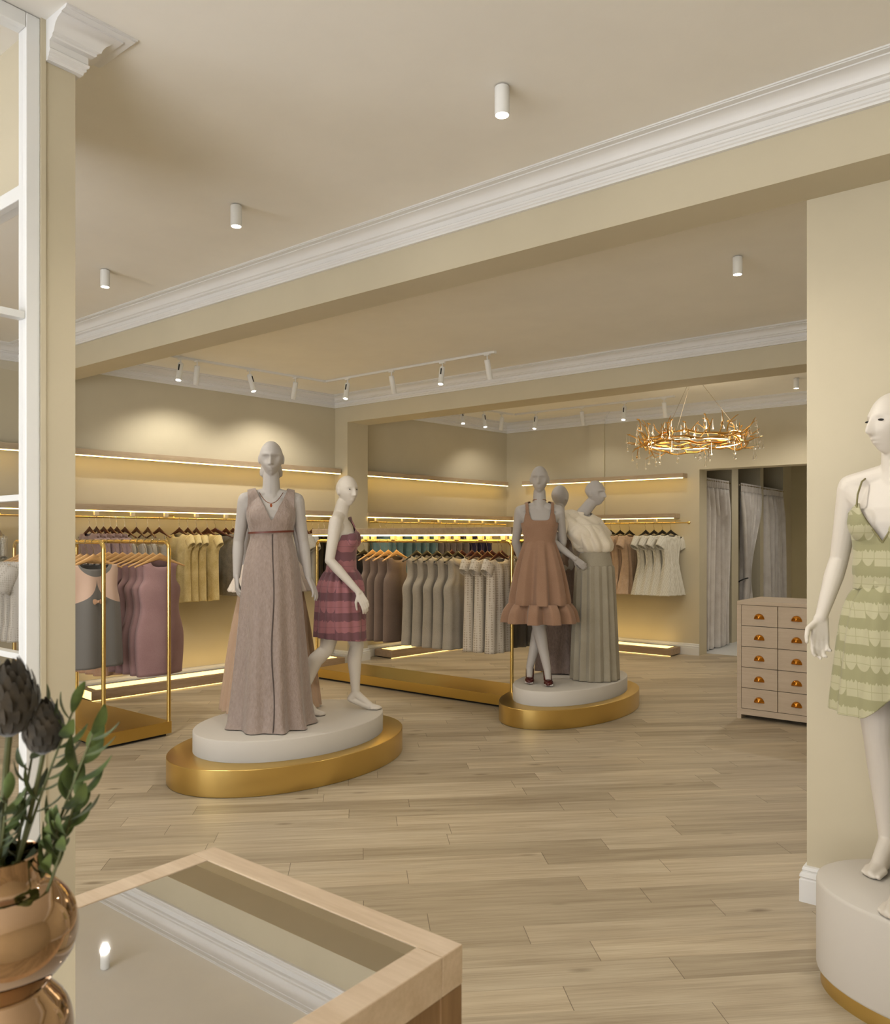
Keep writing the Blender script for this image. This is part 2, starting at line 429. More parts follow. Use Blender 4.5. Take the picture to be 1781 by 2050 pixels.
CROWN = [(0,3.085),(0.018,3.085),(0.020,3.094),(0.026,3.098),(0.026,3.106),(0.032,3.110),(0.034,3.118),(0.030,3.122),(0.030,3.146),
         (0.046,3.150),(0.050,3.154),(0.050,3.160),(0.060,3.164),(0.064,3.176),(0.072,3.188),(0.086,3.198),(0.104,3.203),(0.112,3.204),
         (0.112,3.209),(0.140,3.2095),(0.140,3.213),(0.146,3.214),(0.146,3.22),(0,3.22)]
BASE = [(0,0),(0.024,0),(0.024,0.092),(0.020,0.096),(0.020,0.100),(0.024,0.104),(0.022,0.116),(0.013,0.122),(0.013,0.128),(0.016,0.132),(0.012,0.144),(0.0,0.147)]
def crown(path, n): return struct(sweep(path, CROWN).build('trim_%d' % n, M['white'], smooth=True, angle=25))
def basebd(path, name): return struct(sweep(path, BASE).build(name, M['white'], smooth=True, angle=25))
# travel so that the room is on the right-hand side
crown([(LWX(-2.4),-2.4),(LWX(3.295),3.295),(1.9,3.295)], 1)
crown([(LWX(3.54),3.54),(LWX(6.85),6.85),(1.9,6.85)], 2)
crown([(LWX(7.2),7.2),(LWX(10.1),10.1),(-5.42,10.1),(-5.42,10.065),(-5.18,10.065),(-5.18,10.1),(1.9,10.1)], 3)
basebd([(LWX(-2.4),-2.4),(LWX(3.29),3.29)], 'baseboard_left')
basebd([(LWX(3.54),3.54),(LWX(6.85),6.85),(-6.93,6.85),(-6.93,7.2),(LWX(7.2),7.2),(LWX(10.1),10.1),(-5.42,10.1),(-5.42,10.065),(-5.18,10.065),(-5.18,10.1),(-3.852,10.1)], 'baseboard_back')
basebd([(-0.896,3.84),(-0.896,3.54),(1.9,3.54)], 'baseboard_right')

# bay of white-framed glazing at the left of the picture, ending in a slim pier
struct(MB().box(-2.80, -2.70, 1.268, 1.37, 0, CEIL).build('wall_bay_pier', M['wall']))
struct(MB().box(-2.80, -2.694, 1.252, 1.268, 0, CEIL).build('trim_4', M['wall']))
crown([(-2.70,1.268),(-2.70,1.37),(-2.80,1.37)], 5)
def window_frame(n, x, y0, y1, z0, z1, bars):
    t = bpy.data.objects.new('window_%d' % n, None); C.objects.link(t); struct(t)
    f = MB().box(x-.055, x+.0, y1-.046, y1, z0, z1).box(x-.055, x, y0, y0+.05, z0, z1).box(x-.055, x, y0+.05, y1-.046, z1-.05, z1).box(x-.055, x, y0+.05, y1-.046, z0, z0+.09)
    bevel(f.build('frame', M['frame'], t), .003)
    for z in bars: bevel(MB().box(x-.045, x-.005, y0+.05, y1-.046, z-.012, z+.012).build('glazing_bar', M['frame'], t), .002)
    MB().box(x-.028, x-.024, y0+.05, y1-.046, z0+.09, z1-.05).build('pane', M['glass'], t)
    return t
window_frame(1, -2.70, 0.30, 1.252, 0.0, 3.218, [2.23])
window_frame(2, -2.70, -0.75, 0.30, 0.0, 3.218, [2.23])
struct(MB().box(-3.5, -2.80, 1.26, 1.37, 2.715, CEIL).build('wall_bay_header', M['wall']))
t = bpy.data.objects.new('window_3', None); C.objects.link(t); struct(t)
fr = MB().box(-3.5, -2.80, 1.255, 1.315, 2.665, 2.715).box(-3.5, -2.80, 1.255, 1.315, 0, .09)
bevel(fr.box(-3.5, -3.45, 1.255, 1.315, .09, 2.665).build('frame', M['frame'], t), .003)
for z in (1.642, 1.09): bevel(MB().box(-3.45, -2.80, 1.265, 1.30, z-.011, z+.011).build('glazing_bar', M['frame'], t), .002)
MB().box(-3.45, -2.80, 1.280, 1.284, .09, 2.665).build('pane', M['glass'], t)
# the shop-front window itself
t = bpy.data.objects.new('window_4', None); C.objects.link(t); struct(t)
fr = MB().box(-5.0, 1.75, -2.72, -2.64, .30, .37).box(-5.0, 1.75, -2.72, -2.64, 2.71, 2.78)
for x in (-5.0, -2.75, -0.5, 1.68): fr.box(x, x+.07, -2.72, -2.64, .37, 2.71)
fr.build('frame', M['frame'], t)
# ------------------------------------------------------------------ ceiling lamps
def spot_light(parent, z, power, size, rot=(0,0,0), loc=None):
    l = bpy.data.lights.new('lamp_light', 'SPOT'); l.energy = power; l.spot_size = math.radians(size); l.spot_blend = 0.6
    l.color = (1.0, 0.95, 0.86); l.shadow_soft_size = 0.025
    o = bpy.data.objects.new('lamp_light', l); C.objects.link(o); o.parent = parent
    o.location = loc or (0, 0, z); o.rotation_euler = rot
    return o
def ceiling_lamp(x, y, label, power=28):
    t = thing('ceiling_lamp', label, 'lamp', (x, y, CEIL), 0, 'white cylinder downlights on the ceiling')
    MB().lathe([(0.0275,-.006),(0.0285,-.008),(0.0285,-.104),(0.0265,-.112),(0.0255,-.112),(0.0245,-.106)], 28).build('housing', M['lamp'], t, True)
    MB().lathe([(0.020,-.001),(0.020,-.007)], 20).build('ceiling_plate', M['lamp'], t, True)
    MB().lathe([(0.0235,-.1075),(0.0235,-.1105)], 20).build('lens', M['lens'], t)
    spot_light(t, -.125, power, 150)
ceiling_lamp(-1.73, 2.53, 'largest white cylinder lamp, on the ceiling above the middle of the near beam', 72)
ceiling_lamp(-3.42, 2.58, 'middle white cylinder lamp of the three on the near ceiling', 12)
ceiling_lamp(-4.90, 2.68, 'leftmost white cylinder lamp on the near ceiling, beside the cream pier', 60)
ceiling_lamp(-1.65, 4.95, 'single white cylinder lamp on the second ceiling, left of the near pier')
ceiling_lamp(-2.41, 9.10, 'farthest white cylinder lamp, on the back ceiling right of the chandelier', 55)

ceiling_lamp(-2.55, 11.7, 'added out-of-view cylinder lamp brightening the fitting rooms', 60)  # unseen extra lamp, added only to brighten the fitting rooms

def track(label, p0, p1, group):
    d = Vector((p1[0]-p0[0], p1[1]-p0[1], 0)); L = d.length
    t = thing('lamp_track', label, 'lamp track', (p0[0], p0[1], CEIL), math.atan2(d.y, d.x), group)
    bevel(MB().box(0, L, -.016, .016, -.022, -.0005).build('rail', M['lamp'], t), .002)
    MB().box(-.012, 0, -.018, .018, -.024, -.0005).build('end_cap', M['lamp'], t); MB().box(L, L+.012, -.018, .018, -.024, -.0005).build('end_cap', M['lamp'], t)
TG = 'white lamp tracks'
track('white lamp track running along the left wall crown of the second room', (-6.74, 3.95), (-6.47, 6.03), TG)
track('white lamp track along the crown of the middle beam', (-6.45, 6.06), (-4.23, 6.06), TG)
track('white lamp track along the left wall of the back room', (-6.42, 7.5), (-6.16, 9.25), TG)
track('white lamp track along the back wall crown, left of the chandelier', (-6.12, 9.29), (-3.86, 9.29), TG)
def track_lamp(x, y, tilt, az, lit, label, wash=32):
    # az: compass direction towards which the lower end leans
    t = thing('track_lamp', label, 'lamp', (x, y, CEIL-.022), 0, 'white cylinder lamps on tracks')
    MB().box(-.028, .028, -.014, .014, -.012, 0).build('mount', M['lamp'], t)
    MB().tube([(0,0,-.01),(0,0,-.075)], .006, 8).build('stem', M['lamp'], t, True)
    R = Matrix.Rotation(az, 4, 'Z') @ Matrix.Rotation(-tilt, 4, 'Y')
    def put(o):
        o.matrix_local = Matrix.Translation((0,0,-.06)) @ R @ Matrix.Translation((0,0,.0)); return o
    put(MB().lathe([(0.024,0.012),(0.0265,.008),(0.0265,-.162),(0.0245,-.168),(0.023,-.168),(0.022,-.16)], 24).build('housing', M['lamp'], t, True))
    put(MB().box(.0268, .030, -.006, .006, -.075, -.012).build('hinge_slot', M['dark'], t))
    put(MB().lathe([(0.0215,-.161),(0.0215,-.1655)], 20).build('lens', M['lens'], t))
    if True:
        o = spot_light(t, 0, 14 if lit else wash, 70 if lit else 125); o.matrix_local = Matrix.Translation((0,0,-.06)) @ R @ Matrix.Translation((0,0,-.18))
A = math.radians
track_lamp(-6.66, 4.39, A(20), A(-55), True, 'lit track lamp nearest the near beam on the left wall track')
track_lamp(-6.63, 4.55, A(20), A(160), False, 'track lamp turned to the wall, beside the lit one nearest the near beam')
track_lamp(-6.58, 5.13, A(18), A(10), True, 'lit track lamp in the middle of the left wall track')
track_lamp(-6.51, 5.67, A(20), A(165), False, 'track lamp turned to the wall at the corner end of the left wall track')
track_lamp(-6.13, 6.06, A(18), A(-70), True, 'lit track lamp at the corner end of the middle beam track')
track_lamp(-5.50, 6.06, A(19), A(100), False, 'track lamp turned away, second from the corner on the middle beam track', 14)
track_lamp(-4.84, 6.06, A(18), A(-70), True, 'lit track lamp third from the corner on the middle beam track')
track_lamp(-4.31, 6.06, A(19), A(95), False, 'track lamp turned away, at the right end of the middle beam track', 14)
track_lamp(-6.30, 8.30, A(20), A(-40), True, 'lit track lamp just under the middle beam, left of two')
track_lamp(-6.24, 8.70, A(16), A(-30), True, 'lit track lamp just under the middle beam, right of two')
track_lamp(-6.19, 9.05, A(20), A(140), False, 'track lamp turned away, in the back room corner, first before the back wall', 14)
track_lamp(-5.80, 9.29, A(18), A(-80), True, 'lit track lamp above the head of the brown dress mannequin')
track_lamp(-5.10, 9.29, A(19), A(100), False, 'track lamp turned away, in the middle of the back wall track', 8)
track_lamp(-4.50, 9.29, A(18), A(-80), True, 'lit track lamp left of the chandelier')
track_lamp(-3.98, 9.29, A(19), A(95), False, 'track lamp turned away, behind the chandelier cable', 8)

# ------------------------------------------------------------------ lit wall shelves, rails, platforms
def shelf(label, loc, rz, L, depth, zled, brk=(), group='oak wall shelves with a light strip'):
    t = thing('wall_shelf', label, 'shelf', (loc[0], loc[1], zled+.008), rz, group)
    bevel(MB().box(0, depth, 0, L, 0.0, .058).build('board', M['shelf'], t), .002)
    MB().box(depth-.016, depth-.001, .004, L-.004, -.008, -.0002).build('light_strip', M['led'], t)
    for y in brk:
        bevel(MB().box(depth-.022, depth+.012, y-.02, y+.02, -.048, -.0105).build('bracket', M['bracket'], t), .002)
def rail(label, loc, rz, L, off, z, ends=(0,0)):
    t = thing('clothes_rail', label, 'clothes rail', (loc[0], loc[1], z), rz, 'thin gold wall rails')
    MB().tube([(off,0,0),(off,L,0)], .0085, 12).build('bar', M['goldtube'], t, True)
    n = max(2, int(L/1.0)+1)
    for i in range(n):
        y = .12+(L-.3)*i/(n-1)
        MB().tube([(off,y,.006),(off-.03,y,.03),(0.006,y,.03)], .005, 8).build('bracket', M['goldtube'], t, True)
    if ends[1]: MB().ell((off, L+.008, 0), (.021,.021,.021)).build('end_knob', M['goldtube'], t, True)
RW = LANG-PI/2
def wl(y): return (LWX(y), y)
shelf('upper lit oak shelf on the left wall behind the bay glass', wl(1.5), RW, 1.78, .15, 2.273)
shelf('lower lit oak shelf on the left wall behind the bay glass', wl(1.5), RW, 1.78, .20, 1.757, (.3,.9,1.5))
rail('gold clothes rail on the left wall behind the bay glass', wl(1.5), RW, 1.76, .21, 1.70)
shelf('upper lit oak shelf on the left wall of the second room', wl(3.55), RW, 3.29, .15, 2.273)
shelf('lower lit oak shelf above the rail of cream tops', wl(3.55), RW, 3.29, .20, 1.757, tuple(v-3.55 for v in (3.896,4.246,4.589,4.921,5.261,5.9,6.286,6.7)))
rail('gold clothes rail on the left wall holding the cream tops', wl(3.56), RW, 3.27, .21, 1.70)
shelf('upper lit oak shelf on the left wall of the back room', wl(7.21), RW, 2.76, .15, 2.273)
shelf('lower lit oak shelf on the left wall of the back room', wl(7.21), RW, 2.86, .20, 1.757, tuple(v-7.21 for v in (7.35,7.8,8.1,8.467,8.79,9.085,9.36,9.645)))
rail('gold clothes rail on the left wall of the back room', wl(7.22), RW, 2.62, .21, 1.70)
shelf('upper lit oak shelf on the back wall', (-6.45, 10.098), -PI/2, 2.44, .15, 2.273)
shelf('lower lit oak shelf on the back wall', (-6.58, 10.098), -PI/2, 2.47, .20, 1.757, tuple(v+6.58 for v in (-6.2,-5.75,-5.3,-4.908,-4.634,-4.361)))
rail('gold clothes rail with a round end knob on the back wall', (-6.55, 10.098), -PI/2, 2.63, .20, 1.70, (0,1))

def platform(label, loc, rz, L, lit_end=False):
    t = thing('lit_platform', label, 'platform', (loc[0], loc[1], 0), rz, 'low oak platforms with a lit top')
    bevel(MB().box(.03, .35, 0, L, .013, .098).build('box', M['plat'], t), .003)
    MB().box(.085, .285, .07, L-.07, .0985, .101).build('lit_top', M['panel'], t)
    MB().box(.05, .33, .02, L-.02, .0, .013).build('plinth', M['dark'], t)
    MB().box(.338, .349, .004, L-.004, .005, .010).build('light_strip', M['leddim'], t)
    if lit_end: MB().box(.036, .344, -.004, 0, .02, .094).build('lit_end', M['panel'], t)
platform('low lit oak platform along the left wall, behind the left gold rack', wl(3.79), RW, 2.95, True)
platform('low lit oak platform along the left wall behind the middle rack', wl(7.46), RW, 2.3)
platform('low lit oak platform along the back wall', (-6.45, 10.098), -PI/2, 2.36)

# ------------------------------------------------------------------ gold racks
def arc(cx_, cz, r, a0, a1, y, n=7):
    return [(cx_+r*math.cos(a0+(a1-a0)*i/n), y, cz+r*math.sin(a0+(a1-a0)*i/n)) for i in range(n+1)]
def rack(label, x0, x1, y0, y1, canopy):
    t = thing('garment_rack', label, 'clothes rack', ((x0+x1)/2, (y0+y1)/2, 0), 0, 'gold garment racks')
    hx, hy = (x1-x0)/2, (y1-y0)/2
    bevel(MB().box(-hx, hx, -hy, hy, .02, .11).build('base', M['goldplate'], t), .003)
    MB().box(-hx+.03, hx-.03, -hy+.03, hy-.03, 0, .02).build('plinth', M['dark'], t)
    r = .0155; zt = 1.475; R = .055
    for y in (-hy+r, hy-r):
        xa, xb = -hx+r, hx-r
        pts = [(xa,y,.11),(xa,y,.7)]+arc(xa+R, zt-R, R, PI, PI/2, y)+[((xa+xb)/2,y,zt)]+arc(xb-R, zt-R, R, PI/2, 0, y)+[(xb,y,.7),(xb,y,.11)]
        MB().tube(pts, r, 14).build('bar', M['goldtube'], t, True)
        if canopy:
            b = bevel(MB().box(-hx-.01, hx+.01, y-.05, y+.05, 1.536, 1.600).build('canopy_beam', M['shelf'], t), .003)
            MB().box(-hx, hx, y-.049, y-.034, 1.526, 1.5358).build('light_strip', M['led'], t)
            MB().box(-hx, hx, y+.034, y+.049, 1.526, 1.5358).build('light_strip', M['led'], t)
            for x in (-6.078, -5.7, -5.327, -5.049, -4.776, -4.538, -4.265, -4.014):
                x -= (x0+x1)/2
                bevel(MB().box(x-.024, x+.024, y-.02, y+.02, zt+.01, 1.536).build('bracket', M['bracket'], t), .002)
rack('gold rack with two bars at the left, holding the grey and mauve dresses', -6.875, -5.437, 2.955, 3.507, False)
rack('long gold rack with an oak canopy, behind the printed pink dress', -6.445, -3.915, 5.885, 6.425, True)

# ------------------------------------------------------------------ podiums
def podium(label, x, y, gx, gy, hg, wx, wy, hw):
    t = thing('display_podium', label, 'podium', (x, y, 0), 0, 'oval display podiums')
    b = .004
    MB().lathe([(.985,0),(.995,.001),(1-.001,.003),(1,.006),(1,hg-b),(1-b,hg-.001),(1-2*b,hg)], 128, sx=gx, sy=gy).build('gold_base', M['gold'], t, True, angle=30)
    MB().lathe([(1,hg+.0005),(1,hw-.006),(.994,hw-.0015),(.985,hw)], 128, sx=wx, sy=wy).build('drum', M['podium'], t, True, angle=50)
podium('oval white podium on a wide gold base carrying two mannequins', -4.172, 3.612, .601, .880, .161, .503, .704, .291)
podium('oval white podium on a gold base carrying three mannequins', -3.508, 6.212, .484, .880, .153, .398, .716, .274)
t = thing('display_podium', 'tall white oval podium on a thin recessed gold base at the right', 'podium', (-.32, 3.0, 0), 0, 'oval display podiums')
MB().lathe([(.966,0),(.966,.052)], 128, sx=.403, sy=.293).build('gold_base', M['gold'], t, True)
MB().lathe([(.985,.0525),(.995,.055),(1,.062),(1,.338),(.993,.348),(.98,.351)], 128, sx=.403, sy=.293).build('drum', M['podium'], t, True, angle=50)

# ------------------------------------------------------------------ display counter in the foreground
X0, X1, Y0, Y1, ZT = -1.139, -.617, -.62, .814, .985
t = thing('display_counter', 'pale wood display counter with a mirrored top in the foreground', 'counter', ((X0+X1)/2, (Y0+Y1)/2, 0))
hx, hy = (X1-X0)/2, (Y1-Y0)/2; fw = .041
fr = MB().box(-hx, hx, hy-fw, hy, ZT-.05, ZT).box(-hx, hx, -hy, -hy+fw, ZT-.05, ZT)
fr.box(-hx, -hx+fw, -hy+fw, hy-fw, ZT-.05, ZT).box(hx-fw, hx, -hy+fw, hy-fw, ZT-.05, ZT)
bevel(fr.build('top_frame', M['tablewood'], t), .0015)
MB().box(-hx+fw, hx-fw, -hy+fw, hy-fw, ZT-.012, ZT-.0012).build('mirror_top', M['mirror'], t)
for sx in (-1, 1):
    for sy in (-1, 1):
        x = sx*(hx-.022); y = sy*(hy-.022)
        bevel(MB().box(x-.0215, x+.0215, y-.0215, y+.0215, 0, ZT-.05).build('post', M['tableside'], t), .0015)
for sx in (-1, 1):
    x = sx*(hx-.012)
    b = MB().box(x-.010, x+.010, -hy+.0436, hy-.0436, ZT-.105, ZT-.05)
    b.build('side_rail', M['tableside'], t)
    MB().box(x-.010, x+.010, -hy+.0436, hy-.0436, 0.04, .12).build('side_rail', M['tableside'], t)
    MB().box(x-.004, x+.004, -hy+.0436, hy-.0436, .12, ZT-.105).build('side_panel', M['shelf'], t)
for sy in (-1, 1):
    y = sy*(hy-.012)
    MB().box(-hx+.0436, hx-.0436, y-.010, y+.010, ZT-.105, ZT-.05).build('end_rail', M['tablewood'], t)
    MB().box(-hx+.0436, hx-.0436, y-.010, y+.010, .04, .12).build('end_rail', M['tablewood'], t)
    MB().box(-hx+.0436, hx-.0436, y-.004, y+.004, .12, ZT-.105).build('end_panel', M['tablewood'], t)

# ------------------------------------------------------------------ chest of drawers
t = thing('drawer_chest', 'pale wooden chest of drawers with brass cup handles, beside the near pier', 'chest of drawers', (-1.94, 7.09, 0))
W2, D2 = .326, .305
bevel(MB().box(-W2, W2, -D2, D2, .948, .98).build('top', M['chest'], t), .003)
c = MB().box(-W2, -W2+.034, -D2, D2, 0, .948).box(W2-.034, W2, -D2, D2, 0, .948)
c.box(-W2+.034, W2-.034, -D2, D2, .036, .086).box(-W2+.034, W2-.034, -D2+.03, D2, .086, .948)
c.build('carcass', M['chest'], t)
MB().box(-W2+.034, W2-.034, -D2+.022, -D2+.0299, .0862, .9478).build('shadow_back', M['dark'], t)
cw = (2*W2-.068)/2
for j in range(5):
    for i in range(2):
        xa = -W2+.034+i*cw; z0 = .0875+j*.172
        d = bevel(MB().box(xa+.0028, xa+cw-.0028, -D2, -D2+.0219, z0+.0024, z0+.1696).build('drawer', M['chest'], t), .001)
        R = []
        for a in range(7):
            ph = PI/2*a/6
            R.append([(.0415*math.cos(th)*math.cos(ph*.98), -.026*math.sin(ph)*(0.35+.65*math.sin(th)) , .046*math.sin(th)*math.cos(ph*.98)) for th in [PI*k/16 for k in range(17)]])
        hd = MB().rings(R, cap=False, closed=False).build('handle', M['brass'], d, True, loc=(xa+cw/2, -D2-.0005, z0+.060), angle=80)
        solid(hd, .002)

# ------------------------------------------------------------------ fitting-room curtains
curt = fabric('curtain_satin', (224, 216, 208), (200, 190, 180), 0.45, 220, .2, 6, .4)
def curtain(label, x, y0, y1, z0, z1, n, tied, seed):
    r = random.Random(seed); ph = [r.random()*6.28 for _ in range(4)]
    t = thing('curtain', label, 'curtain', (x, (y0+y1)/2, z0), 0, 'grey satin fitting room curtains')
    def sheet(za, zb, rows, amp, nn):
        vs = []; cols = nn*10
        for j in range(rows+1):
            z = za+(zb-za)*j/rows; q = (z1-z)/(z1-z0)
            for i in range(cols+1):
                u = i/cols
                y = (y0-y1)/2+(y1-y0)*u
                if tied:
                    k = max(0.0, min(1.0, q/.62)); k = k*k*(3-2*k)
                    ya = (y0-y1)/2+.04; 
                    if q < .62: y = y*(1-.80*k)+(ya+.10)*.80*k
                    else:
                        m_ = .80-.35*min(1,(q-.62)/.38); y = y*(1-m_)+(ya+.10)*m_
                a = amp*(.35+.65*min(1, q*5))
                px = 1.6*a*(math.sin(2*PI*nn*u+.8*math.sin(2*PI*u*1.3+ph[0])+ph[1]+.5*math.sin(3*q+ph[2]))+.25*math.sin(4*PI*nn*u+ph[3]))
                vs.append((px, y+.012*math.sin(9*u+5*q+ph[2])*q, z-z0))
        m = MB(); w_ = cols+1
        m.add(vs, [(j*w_+i, j*w_+i+1, (j+1)*w_+i+1, (j+1)*w_+i) for j in range(rows) for i in range(cols)])
        return m
    solid(sheet(z0, z1-.13, 40, .038, n).build('drape', curt, t, True, angle=80), .003)
    solid(sheet(z1-.13, z1, 6, .02, int(n*2.4)).build('gathered_heading', curt, t, True, angle=80), .003)
    if tied:
        MB().tube([(.06*math.cos(a), (y0-y1)/2+.13+.11*math.sin(a), (z1-z0)*.38+.03*math.cos(a)) for a in [2*PI*k/20 for k in range(21)]], .009, 8).build('tieback', M['dark'], t, True)
    MB().tube([(0,(y0-y1)/2-.05,z1-z0-.03),(0,(y1-y0)/2+.05,z1-z0-.03)], .012, 10).build('curtain_rod', M['wire'], t, True)
curtain('nearest grey satin curtain, hanging straight at the left of the fitting room opening', -3.95, 10.55, 11.48, .012, 2.315, 6, False, 1)
curtain('middle grey satin curtain, tied back to one side', -3.93, 11.93, 12.86, .012, 2.315, 6, True, 2)
curtain('farthest grey satin curtain, hanging straight beside the end wall', -3.95, 13.10, 14.08, .012, 2.315, 6, False, 3)

# ------------------------------------------------------------------ chandelier
def chandelier():
    r = random.Random(21)
    t = thing('chandelier', 'gold branch chandelier hung with clear glass drops', 'chandelier', (-3.22, 8.27, 2.50))
    for k in range(3):
        ph = r.random()*6.28; n = 72
        pts = []
        for i in range(n+1):
            a = 2*PI*i/n
            rr = .50+.03*math.sin(3*a+ph)+.012*math.sin(11*a+k); z = (-.03, .02, .065)[k]+.022*math.sin(4*a+2*ph)+.008*math.sin(13*a)
            pts.append((rr*math.cos(a), rr*math.sin(a), z))
        MB().tube(pts, [.011+.003*math.sin(i*.9) for i in range(n+1)], 7).build('ring_branch', M['chgold'], t, True)
    tips = []
    for i in range(58):
        a = 2*PI*(i+r.random()*.7)/58; up = r.random() < .62
        p = Vector(((.5+r.uniform(-.03,.03))*math.cos(a), (.5+r.uniform(-.03,.03))*math.sin(a), r.uniform(-.04,.08)))
        d = Vector((math.cos(a+r.uniform(-.9,.9))*r.uniform(.2,1), math.sin(a+r.uniform(-.9,.9))*r.uniform(.2,1), r.uniform(.7,1.6) if up else r.uniform(-.7,.25))).normalized()
        L = r.uniform(.14,.30) if up else r.uniform(.10,.20)
        m = MB(); pts = [p]; q = p.copy(); dd = d.copy()
        for s in range(6):
            dd = (dd+Vector((r.uniform(-.35,.35), r.uniform(-.35,.35), r.uniform(-.25,.25)))).normalized(); q = q+dd*(L/6); pts.append(q.copy())
        m.tube(pts, [.0085-.0055*s/6 for s in range(7)], 6); tips.append(q.copy())
        for b in range(r.choice((1,1,2))):
            s = r.choice((2,3,4)); e = pts[s]; d2 = (dd+Vector((r.uniform(-1,1), r.uniform(-1,1), r.uniform(-.3,.9)))).normalized(); l2 = r.uniform(.06,.13)
            p2 = [e, e+d2*l2*.5+Vector((0,0,r.uniform(-.01,.015))), e+d2*l2]
            m.tube(p2, [.0055,.004,.003], 6); tips.append(p2[-1])
            if r.random() < .3: m.ell(p2[-1], (.022,.010,.008), 8, 6, Euler((0, r.uniform(-.5,.5), r.uniform(0,6))))
        m.build('twig', M['chgold'], t, True, angle=60)
    MB().tube([(.47*math.cos(2*PI*i/64), .47*math.sin(2*PI*i/64), -.005) for i in range(65)], .004, 6).build('light_ring', emit('chandelier_light', (255, 236, 190), 7.0), t)
    # drops: thin neck swelling to a bead
    def drop(L): return MB().lathe([(.0012,0),(.0018,-.01),(.003,-.5*L),(.006,-.72*L),(.0125,-.87*L),(.0145,-.93*L),(.011,-.985*L),(.004,-L)], 10)
    protos = [drop(L).build('glass_drop', M['crystal'], t, True, angle=80) for L in (.085,.11,.14)]
    spots = []
    for tp in tips: spots.append(tp-Vector((0,0,.004)))
    while len(spots) < 99:
        a = r.random()*6.28; rr = .5+r.uniform(-.07,.07); spots.append(Vector((rr*math.cos(a), rr*math.sin(a), r.uniform(-.14,-.03))))
    r.shuffle(spots)
    for i, s in enumerate(spots[:96]):
        o = protos[i] if i < 3 else protos[i % 3].copy()
        if i >= 3: C.objects.link(o); o.parent = t
        o.location = s; k = r.uniform(.85,1.15); o.scale = (k, k, k)
    MB().lathe([(.05,.705),(.055,.718)], 24).build('canopy', M['lamp'], t, True)
    for a in (.3, 2.4, 4.5):
        MB().tube([(.49*math.cos(a), .49*math.sin(a), .06), (.03*math.cos(a), .03*math.sin(a), .706)], .0022, 6).build('cable', M['wire'], t)
    l = bpy.data.lights.new('chandelier_glow', 'POINT'); l.energy = 11; l.color = (1, .85, .62); l.shadow_soft_size = .3
    o = bpy.data.objects.new('chandelier_glow', l); C.objects.link(o); o.parent = t; o.location = (0,0,-.02)
chandelier()
# ------------------------------------------------------------------ mannequins
def sstep(a, b, x):
    t = max(0.0, min(1.0, (x-a)/(b-a))); return t*t*(3-2*t)
def head(mb, c, size, yaw=0.0, pitch=0.0, roll=0.0, abstract=True):
    # egg-shaped head with brow, nose, lips, chin and ears; looks along -Y before turning
    k = size/0.225; n, m = 96, 72; R = []
    rot = Euler((pitch, roll, yaw), 'XYZ')
    def place(p):
        q = Vector(p); q.rotate(rot); return (c[0]+q.x*k, c[1]+q.y*k, c[2]+q.z*k)
    g = lambda v, s: math.exp(-(v/s)**2)
    for j in range(m+1):
        t = -PI/2+.03+(PI-.06)*j/m; uz = math.sin(t); ur = math.cos(t); ring = []
        for i in range(n):
            a = 2*PI*i/n; ux, uy = ur*math.cos(a), ur*math.sin(a)
            x, y, z = ux*.0745, uy*.094, uz*.1125
            low = sstep(.15, -1.0, uz)
            x *= 1-.36*low
            if y > 0: y *= 1-.62*sstep(.25, -.95, uz); y += .010*sstep(-.3, .4, uz)*uy
            else: y *= 1-.05*low; y -= .012*low*abs(uy)
            fr = sstep(.0, -.06, y)           # how much this point belongs to the face
            d = 0.0
            if abstract:
                d += .0085*g(z-.028, .010)*g(x, .055)                      # brow ledge
                d -= .017*g(abs(x)-.031, .019)*sstep(.024,.012,z)*sstep(-.045,-.002,z)
            else:
                d += .004*g(z-.028, .010)*g(abs(x)-.028, .022)
                d -= .0085*g(abs(x)-.030, .016)*g(z-.010, .011)
                d += .0022*g(abs(x)-.030, .010)*g(z-.010, .006)
                d += .004*g(abs(x)-.040, .020)*g(z+.025, .018)
            nz = sstep(.026, -.030, z)*sstep(-.045, -.034, z)
            d += (.007+.018*nz)*g(x, .0075+.005*nz)*sstep(-.046, -.036, z)*sstep(.04, .015, z)
            d += .0035*g(abs(x)-.010, .006)*g(z+.034, .006)               # nostril wings
            d += .0070*g(z+.057, .0055)*g(x, .019)+.0075*g(z+.069, .006)*g(x, .017)
            d -= .0045*g(z+.063, .0028)*g(x, .022)+.003*g(z+.079, .006)*g(x, .02)
            d += .0055*g(z+.096, .014)*g(x, .022)
            y -= d*fr
            ring.append(place((x, y, z)))
        R.append(ring)
    mb.rings(R)
    for s in (-1, 1):
        q = Euler((0, 0, s*.35)); q2 = rot.to_quaternion() @ q.to_quaternion()
        mb.ell(place((s*.0735, .008, -.004)), (.007*k, .017*k, .030*k), 12, 10, q2)
        mb.ell(place((s*.0715, -.002, -.012)), (.006*k, .010*k, .020*k), 10, 8, q2)
    return place
